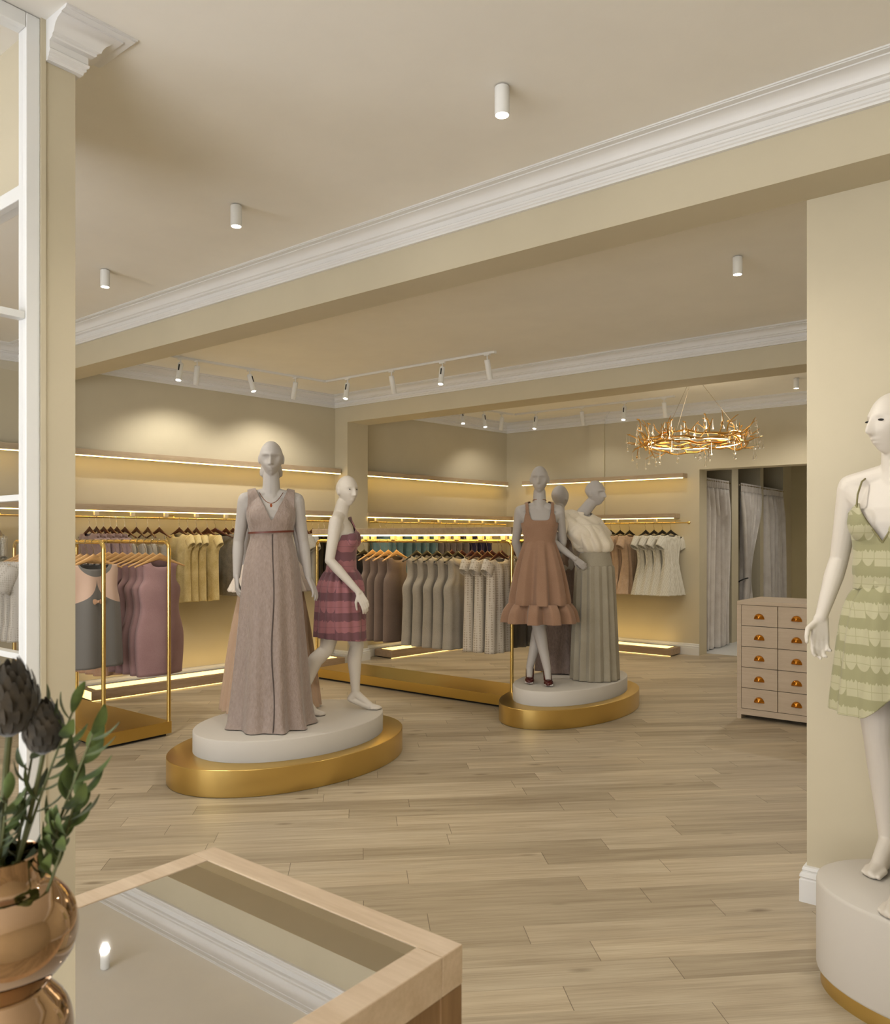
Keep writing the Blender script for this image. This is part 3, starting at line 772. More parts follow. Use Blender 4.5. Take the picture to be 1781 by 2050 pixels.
def hand(mb, w, d, nrm, side, size=1.0, curl=.35, spread=.10, thumb=.6):
    # w wrist, d pointing along the hand, nrm out of the palm, side: +1 / -1 puts the thumb
    d = Vector(d).normalized(); nrm = Vector(nrm); nrm = (nrm-d*nrm.dot(d)).normalized(); s = d.cross(nrm)*side
    w = Vector(w); S = size
    P = w+d*.045*S
    for q in (-.024, -.008, .008, .024):
        mb.pill(w+s*q*.55*S+d*.004, w+d*.082*S+s*q*S, .0135*S, .0105*S, 10, 3)
    L = [(.024, .072, .0), (.0085, .080, .004), (-.0075, .075, .003), (-.023, .058, -.005)]
    for i, (q, l, off) in enumerate(L):
        b = w+d*(.082+off)*S+s*q*S; cl = curl*(1+.12*i)
        e = (d+s*q/.024*spread*.5).normalized(); ang = cl*.5; pts = [b]
        for f in (.45, .32, .23):
            v = e*math.cos(ang)+nrm*math.sin(ang); pts.append(pts[-1]+v*l*f*S); ang += cl
        rr = (.0092, .0086, .0078, .0066)
        for a in range(3): mb.pill(pts[a], pts[a+1], rr[a]*S, rr[a+1]*S, 9, 3)
    b = w+d*.022*S+s*.018*S
    v1 = (d*.62+s*thumb+nrm*.35).normalized(); v2 = (d*.85+s*thumb*.35+nrm*.45).normalized(); v3 = (d*.95+nrm*.45+s*.1).normalized()
    p1 = b+v1*.042*S; p2 = p1+v2*.032*S; p3 = p2+v3*.024*S
    mb.pill(b, p1, .0135*S, .0105*S, 9, 3); mb.pill(p1, p2, .0103*S, .0088*S, 9, 3); mb.pill(p2, p3, .0088*S, .007*S, 9, 3)
def foot(mb, ankle, heel, ball, toe, k=1.0):
    a, h_, b, t_ = map(Vector, (ankle, heel, ball, toe))
    mb.pill(a, h_+Vector((0,0,.026*k)), .032*k, .026*k); mb.pill(h_+Vector((0,0,.024*k)), b+Vector((0,0,.02*k)), .025*k, .027*k)
    mb.pill(a+(b-a)*.1, b+Vector((0,0,.026*k)), .03*k, .024*k)
    mb.pill(b+Vector((0,0,.018*k)), t_+Vector((0,0,.014*k)), .027*k, .014*k)
    s = (t_-h_).cross(Vector((0,0,1))).normalized()
    for i, (q, l) in enumerate(((-.026,.012),(-.011,.016),(.003,.013),(.016,.006),(.028,-.004))):
        d = (t_-b).normalized(); p = b+s*q*k+d*.012
        mb.pill(p+Vector((0,0,.014)), p+d*(.045+l)*k+Vector((0,0,.010)), .011*k, .0085*k, 8, 3)
def figure(J):
    """closed overlapping pieces of one body in local coordinates (facing -Y)"""
    mb = MB(); s = J['H']/1.75; cz, hz, wz, sz = J['crotch'], J['hip'], J['waist'], J['sh']
    sp = J.get('spine', lambda z: (0.0, 0.0)); wk = J.get('wid', 1.0)
    u = sz-wz
    T = [(cz-.02, .125, .095, .01), (cz+.03, .155, .108, .012), (hz, .165, .110, .014), (hz+.30*(wz-hz), .158, .102, .010), (hz+.62*(wz-hz), .132, .088, .004),
         (wz, .113, .080, 0), (wz+.22*u, .119, .085, -.002), (wz+.42*u, .131, .094, -.004), (wz+.60*u, .140, .100, -.006), (wz+.76*u, .145, .094, -.002),
         (wz+.90*u, .139, .078, .006), (sz+.012*s, .112, .062, .012), (sz+.035*s, .076, .052, .014), (sz+.055*s, .052, .048, .012)]
    R = []
    for z, rx, ry, yo in T:
        ox, oy = sp(z)
        R.append([(ox+rx*s*wk*math.copysign(abs(math.cos(a))**.86, math.cos(a)), oy+yo*s+ry*s*math.copysign(abs(math.sin(a))**.92, math.sin(a)), z) for a in [2*PI*i/40 for i in range(40)]])
    mb.rings(R)
    bz = wz+.60*u
    for q in (-1, 1):
        ox, oy = sp(bz); bk = J.get('bust', 1.0); mb.ell((ox+q*.066*s, oy-(.060+.012*bk)*s, bz), (.056*s, .048*s*(.6+.4*bk), .057*s), 18, 12)
        ox, oy = sp(hz); mb.ell((ox+q*.072*s, oy+.055*s, hz-.02), (.078*s, .068*s, .085*s), 18, 12)
    nb = J['neck0']; nt = J['neck1']
    mb.pill(nb, nt, .057*s, .050*s, 20); mb.pill(Vector(nb)+Vector((0,.006,-.05*s)), nb, .075*s, .058*s, 20)
    for q, k in ((-1, 'R'), (1, 'L')):
        S_, E_, W_ = map(Vector, (J['s'+k], J['e'+k], J['w'+k]))
        ctr = Vector(nb)+Vector((q*.03*s, .004, -.012*s))
        mb.pill(ctr, S_+Vector((0,0,.008)), .050*s, .046*s, 16); mb.pill(S_+Vector((-q*.07*s, 0, -.06*s)), S_, .062*s, .047*s, 16)
        m1 = S_+(E_-S_)*.45
        mb.pill(S_, m1, .049*s, .042*s, 16); mb.pill(m1, E_, .042*s, .0345*s, 16)
        m2 = E_+(W_-E_)*.28
        mb.pill(E_, m2, .0345*s, .0365*s, 16); mb.pill(m2, W_, .0365*s, .0225*s, 16)
        h = J['h'+k]; hand(mb, W_, h[0], h[1], h[2], J.get('hs', 1.0), *(h[3:] if len(h) > 3 else ()))
        if 'k'+k in J:
            H_ = Vector((sp(hz)[0]+q*.082*s, sp(hz)[1]+.012, hz-.03)); K_, A_ = Vector(J['k'+k]), Vector(J['a'+k])
            m3 = H_+(K_-H_)*.5
            mb.pill(H_, m3, .092*s, .078*s, 20); mb.pill(m3, K_, .078*s, .053*s, 20)
            ax = (A_-K_); m4 = K_+ax*.28+Vector(J.get('back'+k, (0, .016, 0))); m5 = K_+ax*.62+Vector(J.get('back'+k, (0, .016, 0)))*.5
            mb.pill(K_, m4, .052*s, .056*s, 20); mb.pill(m4, m5, .056*s, .042*s, 20); mb.pill(m5, A_, .042*s, .031*s, 20)
            foot(mb, A_, *J['f'+k])
    pl = head(mb, J['head'], J['hd'], *J.get('look', (0, 0, 0)), abstract=J.get('abstract', True))
    return mb, pl
def remesh(mb, name, mat, parent, voxel, it=3):
    me = bpy.data.meshes.new('tmp'); me.from_pydata(mb.v, [], mb.f); me.update()
    o = bpy.data.objects.new('tmp', me); C.objects.link(o)
    r = o.modifiers.new('r', 'REMESH'); r.mode = 'VOXEL'; r.voxel_size = voxel; r.use_smooth_shade = True
    s = o.modifiers.new('s', 'SMOOTH'); s.factor = .5; s.iterations = it
    dg = bpy.context.evaluated_depsgraph_get(); dg.update()
    new = bpy.data.meshes.new_from_object(o.evaluated_get(dg)); new.name = name
    bpy.data.objects.remove(o); bpy.data.meshes.remove(me)
    new.materials.clear(); new.materials.append(mat)
    b = bpy.data.objects.new(name, new); C.objects.link(b); b.parent = parent
    for p in new.polygons: p.use_smooth = True
    return b
def arrays(me):
    n = len(me.vertices); co = np.empty(n*3); me.vertices.foreach_get('co', co); co = co.reshape(n, 3)
    no = np.empty(n*3); me.vertex_normals.foreach_get('vector', no); no = no.reshape(n, 3)
    return co, no
def patch(body, pred, off, name, mat, parent, smooth=5, thick=.004, flat=0):
    """cloth cut to the body: the skin where pred(x,y,z) holds, lifted along its normal"""
    me = body.data; co, no = arrays(me); keep = pred(co[:,0], co[:,1], co[:,2])
    fs = [tuple(p.vertices) for p in me.polygons if all(keep[v] for v in p.vertices)]
    used = sorted({v for f in fs for v in f}); ix = {v: i for i, v in enumerate(used)}
    P = co[used]+no[used]*(off(co[used][:,0], co[used][:,1], co[used][:,2])[:, None] if callable(off) else off)
    fs = [tuple(ix[v] for v in f) for f in fs]
    ed = {}
    for f in fs:
        for a, b in zip(f, f[1:]+f[:1]): ed[(min(a,b), max(a,b))] = ed.get((min(a,b), max(a,b)), 0)+1
    E = np.array(list(ed.keys())); bd = np.array([v == 1 for v in ed.values()]); onb = np.zeros(len(P), bool); onb[E[bd].ravel()] = True
    for it in range(smooth*3+flat*3):
        acc = np.zeros_like(P); cnt = np.zeros(len(P)); Eb = E[bd]
        for A_, B_ in ((Eb[:,0], Eb[:,1]), (Eb[:,1], Eb[:,0])):
            np.add.at(acc, A_, P[B_]); np.add.at(cnt, A_, 1)
        m = onb & (cnt > 0)
        if it < smooth*3: P[m] = .5*P[m]+.5*acc[m]/cnt[m][:, None]
        if it % 3 == 0 or it >= smooth*3:
            acc = np.zeros_like(P); cnt = np.zeros(len(P))
            for A_, B_ in ((E[:,0], E[:,1]), (E[:,1], E[:,0])):
                np.add.at(acc, A_, P[B_]); np.add.at(cnt, A_, 1)
            m = ~onb & (cnt > 0); P[m] = .5*P[m]+.5*acc[m]/cnt[m][:, None]
    nm = bpy.data.meshes.new(name); nm.from_pydata([tuple(p) for p in P], [], fs); nm.update(); nm.materials.append(mat)
    for p in nm.polygons: p.use_smooth = True
    o = bpy.data.objects.new(name, nm); C.objects.link(o); o.parent = parent
    m_ = o.modifiers.new('solid', 'SOLIDIFY'); m_.thickness = thick; m_.offset = 1
    return o
def crom(rows, n):
    """Catmull-Rom through rows of numbers"""
    out = []; N = len(rows)
    for i in range(n+1):
        t = i/n*(N-1); k = min(int(t), N-2); f = t-k
        p0, p1, p2, p3 = rows[max(k-1,0)], rows[k], rows[k+1], rows[min(k+2,N-1)]
        out.append([.5*(2*b+(c-a)*f+(2*a-5*b+4*c-d)*f*f+(3*b-a-3*c+d)*f**3) for a, b, c, d in zip(p0,p1,p2,p3)])
    return out
def skirt(rows, name, mat, parent, folds=12, seed=1, n=144, m=44, shape=None, hem=None, thick=.004, rnd_amp=.4, cap=False, calm=0):
    """rows from the top down: z, cx, cy, rx, ry, fold depth"""
    r = random.Random(seed); ph = [r.random()*6.28 for _ in range(6)]; R = []
    for j, (z, cx_, cy_, rx, ry, am) in enumerate(crom(rows, m)):
        q = j/m; ring = []
        for i in range(n):
            a = 2*PI*i/n
            wv = math.sin(folds*a+ph[0]+rnd_amp*1.6*math.sin(3*a+ph[1])) if shape is None else shape(a, q)
            wv += rnd_amp*(math.sin(5*a+ph[2])*.6+.4*math.sin((folds*.6//1)*a+ph[3]))
            if calm: wv *= 1-math.exp(-((a-1.5*PI)/calm)**2)
            f = 1+am*wv
            zz = z+(hem(a)*q**3 if hem else 0)
            ring.append((cx_+rx*f*math.cos(a), cy_+ry*f*math.sin(a), zz))
        R.append(ring)
    o = MB().rings(R, cap=cap).build(name, mat, parent, True, angle=85); solid(o, thick); return o
def pleat(k, sharp=3.0):
    def f(a, q):
        t = (a*k/(2*PI)) % 1.0
        return (1-2*abs(t-.5)*1.0) if sharp is None else math.copysign(abs(math.sin(a*k))**(1/sharp), math.sin(a*k))
    return f
def strap(pts, w_, name, mat, parent, th=.003):
    R = []; P = [Vector(p) for p in pts]
    for i, p in enumerate(P):
        t = (P[min(i+1,len(P)-1)]-P[max(i-1,0)]).normalized(); s = Vector((1,0,0)); s = (s-t*s.dot(t)).normalized(); nrm = t.cross(s)
        ww = w_[i] if isinstance(w_, (list,tuple)) else w_
        R.append([tuple(p+s*ww*a+nrm*th*b) for a, b in ((-.5,-.5),(.5,-.5),(.5,.5),(-.5,.5))])
    return MB().rings(R).build(name, mat, parent, True, angle=60)
def chain(pts, r_, name, mat, parent): return MB().tube(pts, r_, 8).build(name, mat, parent, True)
def facing(deg): return math.radians(deg)+PI/2
GM = 'dressed shop mannequins'
def seg_far(x, y, z, a, b, r):
    a = np.array(a); b = np.array(b); d = b-a; t = ((x-a[0])*d[0]+(y-a[1])*d[1]+(z-a[2])*d[2])/d.dot(d); t = np.clip(t, 0, 1)
    return np.sqrt((x-a[0]-t*d[0])**2+(y-a[1]-t*d[1])**2+(z-a[2]-t*d[2])**2) > r

LAME = crushed('crinkled_taupe_lame', (164, 145, 133), (140, 121, 110))
LAMED = crushed('crinkled_brown_lame', (146, 124, 112), (114, 94, 84))
BELT = plain('brown_leather', (104, 48, 30), 0.45)
CHAIN = plain('rose_chain', (150, 100, 66), 0.3, 1.0)
AMBER = plain('amber_pendant', (150, 70, 24), 0.2)

FASH = dict(bust=.35, H=1.80, crotch=.90, hip=1.00, waist=1.19, sh=1.455, abstract=True, hd=.232)
def fash(**k):
    d = dict(FASH); d.update(neck0=(0,.012,1.50), neck1=(0,.004,1.62), head=(0,-.012,1.725), sL=(.163,.008,1.452), sR=(-.163,.008,1.452)); d.update(k); return d

# --- 1: tall mannequin in the taupe gown
t = thing('mannequin', 'tall white mannequin in a taupe V-neck gown with thin brown belt', 'mannequin', (-4.14, 3.40, .2915), facing(-40), GM)
J = fash(eL=(.205,.045,1.19), wL=(.238,.01,.955), hL=((.42,-.12,-.9),(-.8,.35,0),1,.22,.22,.5), eR=(-.208,.065,1.19), wR=(-.218,-.005,.965), hR=((.05,-.25,-.95),(.9,.2,0),-1,.5,.1,.5), look=(-.03,.05,.0))
mb, pl = figure(J); b = remesh(mb, 'body', M['skin'], t, .0044, 2)
def pr(x, y, z):
    front = y < .012
    vneck = front & (np.abs(x-.004) < np.maximum(0, (z-1.325)*.50))
    back = (~front) & (np.abs(x) < np.maximum(0, (z-1.44)*1.2))
    arm = seg_far(x, y, z, J['sL'], J['eL'], .060) & seg_far(x, y, z, J['sR'], J['eR'], .060)
    arm = arm | ((np.abs(x) < .148) & (z > 1.425))
    return (z > 1.16) & (z < 1.535) & (~vneck) & (~back) & arm & (np.abs(x) < .158)
patch(b, pr, .012, 'bodice', LAME, t, flat=8)
skirt([(1.255,0,-.004,.126,.095,.01),(1.20,0,-.004,.134,.104,.02),(1.10,0,0,.160,.132,.025),(.95,0,0,.182,.160,.03),(.60,0,.0,.206,.200,.05),(.25,.0,.0,.232,.240,.08),(.06,.0,.0,.250,.270,.10),(.006,.005,-.01,.262,.285,.12)], 'skirt', LAME, t, 9, 3, m=60, calm=.16)
MB().rings([[( (.131)*math.cos(a)*k, -.004+.1005*math.sin(a)*k, 1.25+dz+.006*math.cos(a)) for a in [2*PI*i/48 for i in range(48)]] for dz, k in ((-.006,1.0),(-.006,1.12),(.006,1.12),(.006,1.0),(-.006,1.0))], cap=False).build('belt', BELT, t, True)
SK = [(1.255,.095,-.004),(1.20,.104,-.004),(1.10,.132,0),(.95,.160,0),(.60,.200,0),(.25,.240,0),(.06,.270,0),(.006,.285,-.01)]
def sky(z):
    for (z1,r1,c1),(z2,r2,c2) in zip(SK, SK[1:]):
        if z <= z1 and z >= z2: k = (z1-z)/(z1-z2); return (c1+(c2-c1)*k)-(r1+(r2-r1)*k)
    return -.29
chain([(.012+.010*math.sin(z*9)*(1-z*.5), sky(z)-.003, z) for z in [1.235-.03*i for i in range(42)]], .0042, 'wrap_edge', plain('dark_taupe_binding', (84, 72, 66), .8), t)
chain([(.075*math.cos(a), -.02-.052*math.sin(a)-.06*max(0,math.sin(a))**3, 1.507-.075*max(0,math.sin(a))**2) for a in [-.3+(PI+.6)*i/24 for i in range(25)]], .0022, 'necklace', CHAIN, t)
MB().ell((0,-.138,1.418), (.008,.004,.011)).build('pendant', AMBER, t, True)

# --- 2: mannequin standing behind it in layered tulle
TUL = tulle('peach_tulle', (222, 186, 154), .62); TULW = fabric('ivory_pleated_chiffon', (232, 218, 200), (216, 198, 178), .8, 200, .2)
PEACH = fabric('peach_lining', (206, 164, 128), (190, 148, 112), .8, 200, .2)
t = thing('mannequin', 'white mannequin in a tiered peach tulle skirt, standing behind the taupe gown', 'mannequin', (-4.530, 3.722, .2915), facing(150), GM); t.scale = (.975, .975, .975)
J = fash(eL=(.21,.03,1.17), wL=(.20,-.02,.93), hL=((0,-.2,-1),(-1,0,0),1), eR=(-.21,.03,1.17), wR=(-.20,-.02,.93), hR=((0,-.2,-1),(1,0,0),-1))
mb, pl = figure(J); b = remesh(mb, 'body', M['skin'], t, .0065)
patch(b, lambda x,y,z: (z > 1.10) & (z < 1.40) & (np.abs(x) < .15) & seg_far(x,y,z,J['sL'],J['eL'],.058) & seg_far(x,y,z,J['sR'],J['eR'],.058), .008, 'bodice', PEACH, t)
skirt([(1.20,0,0,.122,.092,.01),(1.10,0,0,.175,.150,.03),(1.0,0,0,.235,.21,.05),(.86,0,0,.295,.275,.08)], 'peplum', TULW, t, 26, 5, n=240, m=20)
skirt([(1.18,0,0,.12,.09,.01),(1.0,0,0,.19,.17,.03),(.6,0,0,.27,.25,.05),(.2,0,0,.325,.30,.06),(.012,0,0,.345,.32,.07)], 'tulle_skirt', TUL, t, 22, 6, n=220, m=36, thick=.001)
skirt([(1.16,0,0,.11,.085,.01),(1.0,0,0,.165,.15,.02),(.6,0,0,.20,.185,.03),(.15,0,0,.235,.22,.04)], 'lining', PEACH, t, 9, 8)

# --- 3: walking mannequin in the printed pink dress
REAL = dict(H=1.645, crotch=.76, hip=.86, waist=1.02, sh=1.325, abstract=False, hd=.215)
PINK = printed('pink_scallop_print', (160, 104, 108), (116, 76, 82), None, .137, .062)
t = thing('mannequin', 'striding ivory mannequin in a printed pink dress, on the left podium', 'mannequin', (-4.058, 3.954, .2915), facing(35), GM)
J = dict(REAL); J.update(neck0=(0,.010,1.365), neck1=(0,-.012,1.455), head=(0,-.038,1.540), look=(-.80,.02,0), sL=(.155,.0,1.318), sR=(-.155,.012,1.318),
    eL=(.20,.10,1.07), wL=(.185,.10,.84), hL=((-.1,-.25,-.95),(-1,0,0),1,.4,.08,.5),
    eR=(-.195,.045,1.060), wR=(-.175,-.150,.845), hR=((.03,-.45,-.89),(.75,.40,-.25),-1,.40,.10,.55),
    kL=(.075,-.095,.455), aL=(.078,-.085,.115), fL=((.078,-.050,.050),(.082,-.190,.0),(.085,-.250,.0)),
    kR=(-.088,.085,.445), aR=(-.118,.255,.135), fR=((-.118,.285,.095),(-.132,.165,.004),(-.138,.100,.0)), backR=(0,.03,.015))
mb, pl = figure(J); b = remesh(mb, 'body', M['skinwarm'], t, .0044, 2)
for s in (-1, 1): MB().ell(pl((s*.030, -.0805, .0095)), (.0115,.0045,.0042), 14, 8, Euler((0, s*.12, s*-.25))).build('eye', M['eye'], t, True)
def pr(x, y, z):
    top = np.where(y > .0, 1.165, 1.265+.03*np.clip(x/.1, -1, 1))
    arm = seg_far(x,y,z,J['sL'],J['eL'],.056) & seg_far(x,y,z,J['sR'],J['eR'],.056) & seg_far(x,y,z,J['eR'],J['wR'],.05) & seg_far(x,y,z,J['eL'],J['wL'],.05)
    one = (x > .03) & (x < .125) & (z >= 1.2) & (z < 1.36) & (y < .0)
    return (z > .96) & ((z < top) | one) & arm & (np.abs(x) < .16)
patch(b, pr, lambda x,y,z: .012+.010*np.clip((1.12-z)/.1, 0, 1), 'bodice', PINK, t)
strap([(.062,-.085,1.29),(.075,-.05,1.352),(.08,.02,1.365),(.075,.075,1.30),(.06,.095,1.17)], .02, 'strap', PINK, t)
skirt([(1.02,0,0,.130,.100,.02),(.995,0,.0,.131,.101,.03),(.95,0,.002,.155,.130,.06),(.86,0,.008,.180,.160,.05),(.70,0,.010,.188,.172,.035),(.56,0,.012,.188,.178,.035),(.51,0,.012,.187,.179,.04)], 'skirt', PINK, t, 15, 11, m=40, hem=lambda a: .02*math.sin(a-.6))

# --- 4: mannequin in the brown dress with a gathered hem
BROWN = fabric('brown_wool', (160, 126, 102), (146, 112, 88), .9, 260, .25, 5)
MAR = plain('maroon_patent', (74, 26, 24), .2)
t = thing('mannequin', 'white mannequin in a sleeveless brown dress with a gathered hem and maroon shoes', 'mannequin', (-3.625, 5.865, .2745), facing(-56), GM)
J = fash(eL=(.202,.085,1.20), wL=(.135,.165,.985), hL=((-.55,.15,-.8),(-.2,-1,0),1), eR=(-.202,.085,1.20), wR=(-.135,.165,.985), hR=((.55,.15,-.8),(.2,-1,0),-1),
    kR=(-.020,-.035,.53), aR=(.062,-.085,.125), fR=((.062,-.045,.085),(.068,-.150,.010),(.070,-.205,.006)), kL=(.018,.035,.53), aL=(-.082,.025,.125), fL=((-.080,.062,.085),(-.086,-.045,.010),(-.09,-.10,.006)), look=(-.12,.0,0))
mb, pl = figure(J); b = remesh(mb, 'body', M['skin'], t, .0046, 2)
def pr(x, y, z):
    fr = y < .012
    sq = fr & (np.abs(x) < .070+.02*np.clip((z-1.37)/.1,0,1)) & (z > 1.375+.25*np.clip(np.abs(x)-.045,0,1))
    bk = (~fr) & (np.abs(x) < .07) & (z > 1.38)
    arm = (seg_far(x,y,z,J['sL'],J['eL'],.058) & seg_far(x,y,z,J['sR'],J['eR'],.058)) | ((np.abs(x) < .122) & (z > 1.38))
    return (z > 1.18) & (z < 1.535) & ~sq & ~bk & arm & (np.abs(x) < np.where(z > 1.36, .122, .155))
patch(b, pr, .012, 'bodice', BROWN, t, flat=8)
box = lambda a, q: max(-1.3, min(.75, 1.6*math.sin(8*a+1.2)+.35))
skirt([(1.245,0,0,.124,.094,.0),(1.21,0,0,.127,.097,.01),(1.10,0,0,.158,.133,.085),(.95,0,0,.195,.173,.125),(.75,0,0,.232,.212,.135),(.665,0,0,.240,.220,.135)], 'skirt', BROWN, t, 8, 2, n=192, m=36, shape=box, rnd_amp=.12)
skirt([(.675,0,0,.240,.220,.12),(.655,0,0,.250,.230,.15),(.61,0,0,.276,.256,.15),(.54,0,0,.290,.270,.16),(.515,0,0,.292,.272,.165)], 'gathered_hem', BROWN, t, 10, 4, n=260, m=18, rnd_amp=.25, shape=lambda a, q: max(-1.3, min(.8, 1.5*math.sin(10*a+.6)+.2)))
chain([(.054*math.cos(a), .012+.053*math.sin(a), 1.548-.01*math.sin(a)) for a in [2*PI*i/28 for i in range(29)]], .0055, 'choker', CHAIN, t)
for s, a_ in ((1, (.068,-.15)), (-1, (-.086,-.045))):
    sh_ = MB().ell((a_[0], a_[1]-.008, .026), (.041,.076,.031), 20, 12)
    sh_.pill((a_[0]-s*.003, a_[1]+.035, .045), (a_[0]-s*.006, a_[1]+.095, .098), .036, .036); sh_.pill((a_[0]-s*.006, a_[1]+.112, .085), (a_[0]-s*.006, a_[1]+.118, .004), .016, .006)
    remesh(sh_, 'shoe', MAR, t, .004)

# --- 5: mannequin seen from behind
t = thing('mannequin', 'white mannequin seen from behind in a brown gown, between two other mannequins', 'mannequin', (-3.79, 6.48, .2745), facing(88), GM); t.scale = (.965, .965, .965)
J = fash(eL=(.215,.05,1.18), wL=(.235,-.02,.95), hL=((.05,-.2,-1),(-1,0,0),1), eR=(-.215,.05,1.18), wR=(-.235,-.02,.95), hR=((-.05,-.2,-1),(1,0,0),-1))
for k_ in ('neck0','neck1','head','sL','sR'): J[k_] = (J[k_][0], J[k_][1], J[k_][2]-.06)
J['sh'] -= .06
mb, pl = figure(J); b = remesh(mb, 'body', M['skin'], t, .0062)
patch(b, lambda x,y,z: (z > 1.10) & (z < np.where(y > .01, 1.26, 1.36)) & (np.abs(x) < .15) & seg_far(x,y,z,J['sL'],J['eL'],.058) & seg_far(x,y,z,J['sR'],J['eR'],.058), .009, 'bodice', LAMED, t)
skirt([(1.18,0,0,.122,.094,.01),(1.06,0,0,.158,.135,.02),(.9,0,0,.178,.155,.03),(.5,0,0,.196,.175,.05),(.15,0,0,.215,.195,.08),(.008,0,0,.225,.205,.10)], 'skirt', LAMED, t, 8, 14, m=50)

# --- 6: leaning mannequin in blouse and pleated skirt
CREAM = fabric('cream_silk', (236, 224, 202), (222, 208, 184), .55, 240, .12, 6, .3)
SAGE = fabric('grey_sage_wool', (166, 156, 136), (150, 140, 120), .9, 280, .25, 5)
def lean(z):
    k = sstep(1.02, 1.42, z); return (-.125*k, .01*k)
t = thing('mannequin', 'leaning white mannequin in a cream blouse and long pleated sage skirt', 'mannequin', (-3.335, 6.305, .2745), facing(-42), GM)
J = dict(FASH); J.update(H=1.74, crotch=.84, hip=.95, waist=1.12, sh=1.385, spine=lean, neck0=(-.118,.018,1.425), neck1=(-.035,-.010,1.535), head=(-.005,-.028,1.620), hd=.218, look=(.62,.05,-.10),
    sL=(.028,.03,1.345), sR=(-.282,.0,1.405), eL=(.155,.12,1.17), wL=(.06,.165,.99), hL=((-.7,.1,-.6),(-.2,-1,0),1,.5,.06,.5), eR=(-.405,-.045,1.205), wR=(-.225,-.125,1.055), hR=((.66,-.02,-.55),(.3,.85,.2),-1,.45,.1,.5))
mb, pl = figure(J); b = remesh(mb, 'body', M['skin'], t, .0046, 2)
def pr(x, y, z):
    q = seg_far(x,y,z,J['eR'],J['wR'],.062) & seg_far(x,y,z,J['eL'],J['wL'],.06)
    hem_r = ((x+.33)*(-.09)+(z-1.30)*(.20)) > -.004   # sleeve ends half way down each upper arm
    return (z > 1.15) & (z < 1.455) & q & np.where(x < -.27, z > 1.275, True) & np.where(x > .08, z > 1.235, True) & ~((z > 1.425) & (np.hypot(x+.09, y-.01) < .055))
patch(b, pr, lambda x,y,z: .016+.012*np.clip((1.30-z)/.1,0,1)+.007*np.sin(x*55+z*70), 'blouse', CREAM, t, 4, flat=5)
for P_, Q_ in ((J['sR'], J['eR']), (J['sL'], J['eL'])):
    P_ = Vector(P_); Q_ = Vector(Q_); d_ = (Q_-P_).normalized(); u_ = d_.orthogonal().normalized(); v_ = d_.cross(u_)
    solid(MB().rings([[tuple(P_+d_*(k*.165-.03)+(u_*math.cos(a)+v_*math.sin(a))*(.060+.022*k)*(1+.05*math.sin(4*a+k*3))) for a in [2*PI*i/32 for i in range(32)]] for k in [j/8 for j in range(9)]], cap=False).build('sleeve', CREAM, t, True, angle=80), .004)
skirt([(1.345,-.085,.006,.150,.108,.03),(1.26,-.055,.004,.168,.128,.06),(1.18,-.02,.0,.172,.138,.08),(1.125,-.004,0,.150,.120,.09),(1.105,0,0,.122,.094,.06)], 'blouse_hem', CREAM, t, 9, 17, m=24, rnd_amp=.5)
skirt([(1.115,0,0,.124,.096,.0),(1.06,0,0,.140,.112,.0),(.985,0,.002,.158,.130,.0)], 'waist_yoke', SAGE, t, 6, 3, m=14, rnd_amp=0)
pl_ = lambda a, q: 1.3*(abs(((a*15/(2*PI)) % 1.0)-.5)*4-1)
skirt([(.988,0,.002,.157,.129,.03),(.94,0,0,.164,.137,.05),(.6,0,0,.178,.156,.06),(.2,0,0,.194,.176,.065),(.004,0,0,.200,.184,.07)], 'pleated_skirt', SAGE, t, 15, 9, n=270, m=36, shape=pl_, rnd_amp=.10)

# --- 7: green dress by the near pier
GREEN = printed('green_scallop_print', (180, 173, 138), (150, 145, 106), None, .087, .038)
BIND = plain('olive_binding', (128, 120, 80), .7)
t = thing('mannequin', 'ivory mannequin in a printed green strappy dress, on the tall podium at the right', 'mannequin', (-.497, 3.108, .3515), facing(-104), GM)
J = dict(REAL); J.update(neck0=(0,.010,1.375), neck1=(0,-.002,1.450), head=(0,-.020,1.537), look=(-.46,.0,0), sL=(.155,.0,1.325), sR=(-.155,.0,1.325),
    eL=(.21,.05,1.07), wL=(.235,-.01,.86), hL=((.02,-.2,-1),(-1,0,0),1,.4,.08,.5),
    eR=(-.215,.035,1.075), wR=(-.236,-.055,.865), hR=((.02,-.16,-.98),(.75,-.65,.1),1,.42,.10,.75),
    kL=(.095,-.12,.46), aL=(.115,-.185,.085), fL=((.115,-.14,.012),(.120,-.285,.0),(.122,-.35,.0)),
    kR=(-.070,.02,.46), aR=(-.062,.075,.085), fR=((-.064,.125,.012),(-.050,-.03,.0),(-.044,-.095,.0)))
mb, pl = figure(J); b = remesh(mb, 'body', M['skinwarm'], t, .0040)
for s in (-1, 1): MB().ell(pl((s*.030, -.0805, .0095)), (.0115,.0045,.0042), 14, 8, Euler((0, s*.12, s*-.25))).build('eye', M['eye'], t, True)
def pr(x, y, z):
    fr = y < .005
    v = fr & (np.abs(x) < np.maximum(0, (z-1.135)*.62))
    top = np.where(fr, 1.262-.55*np.abs(np.abs(x)-.085), 1.17)
    arm = seg_far(x,y,z,J['sL'],J['eL'],.056) & seg_far(x,y,z,J['sR'],J['eR'],.056)
    return (z > .97) & (z < top) & ~v & arm & (np.abs(x) < .158)
patch(b, pr, lambda x,y,z: .018+.014*np.clip((1.14-z)/.1, 0, 1)*np.clip((z-.97)/.05,.3,1)+.003*np.sin(x*70), 'bodice', GREEN, t, flat=5)
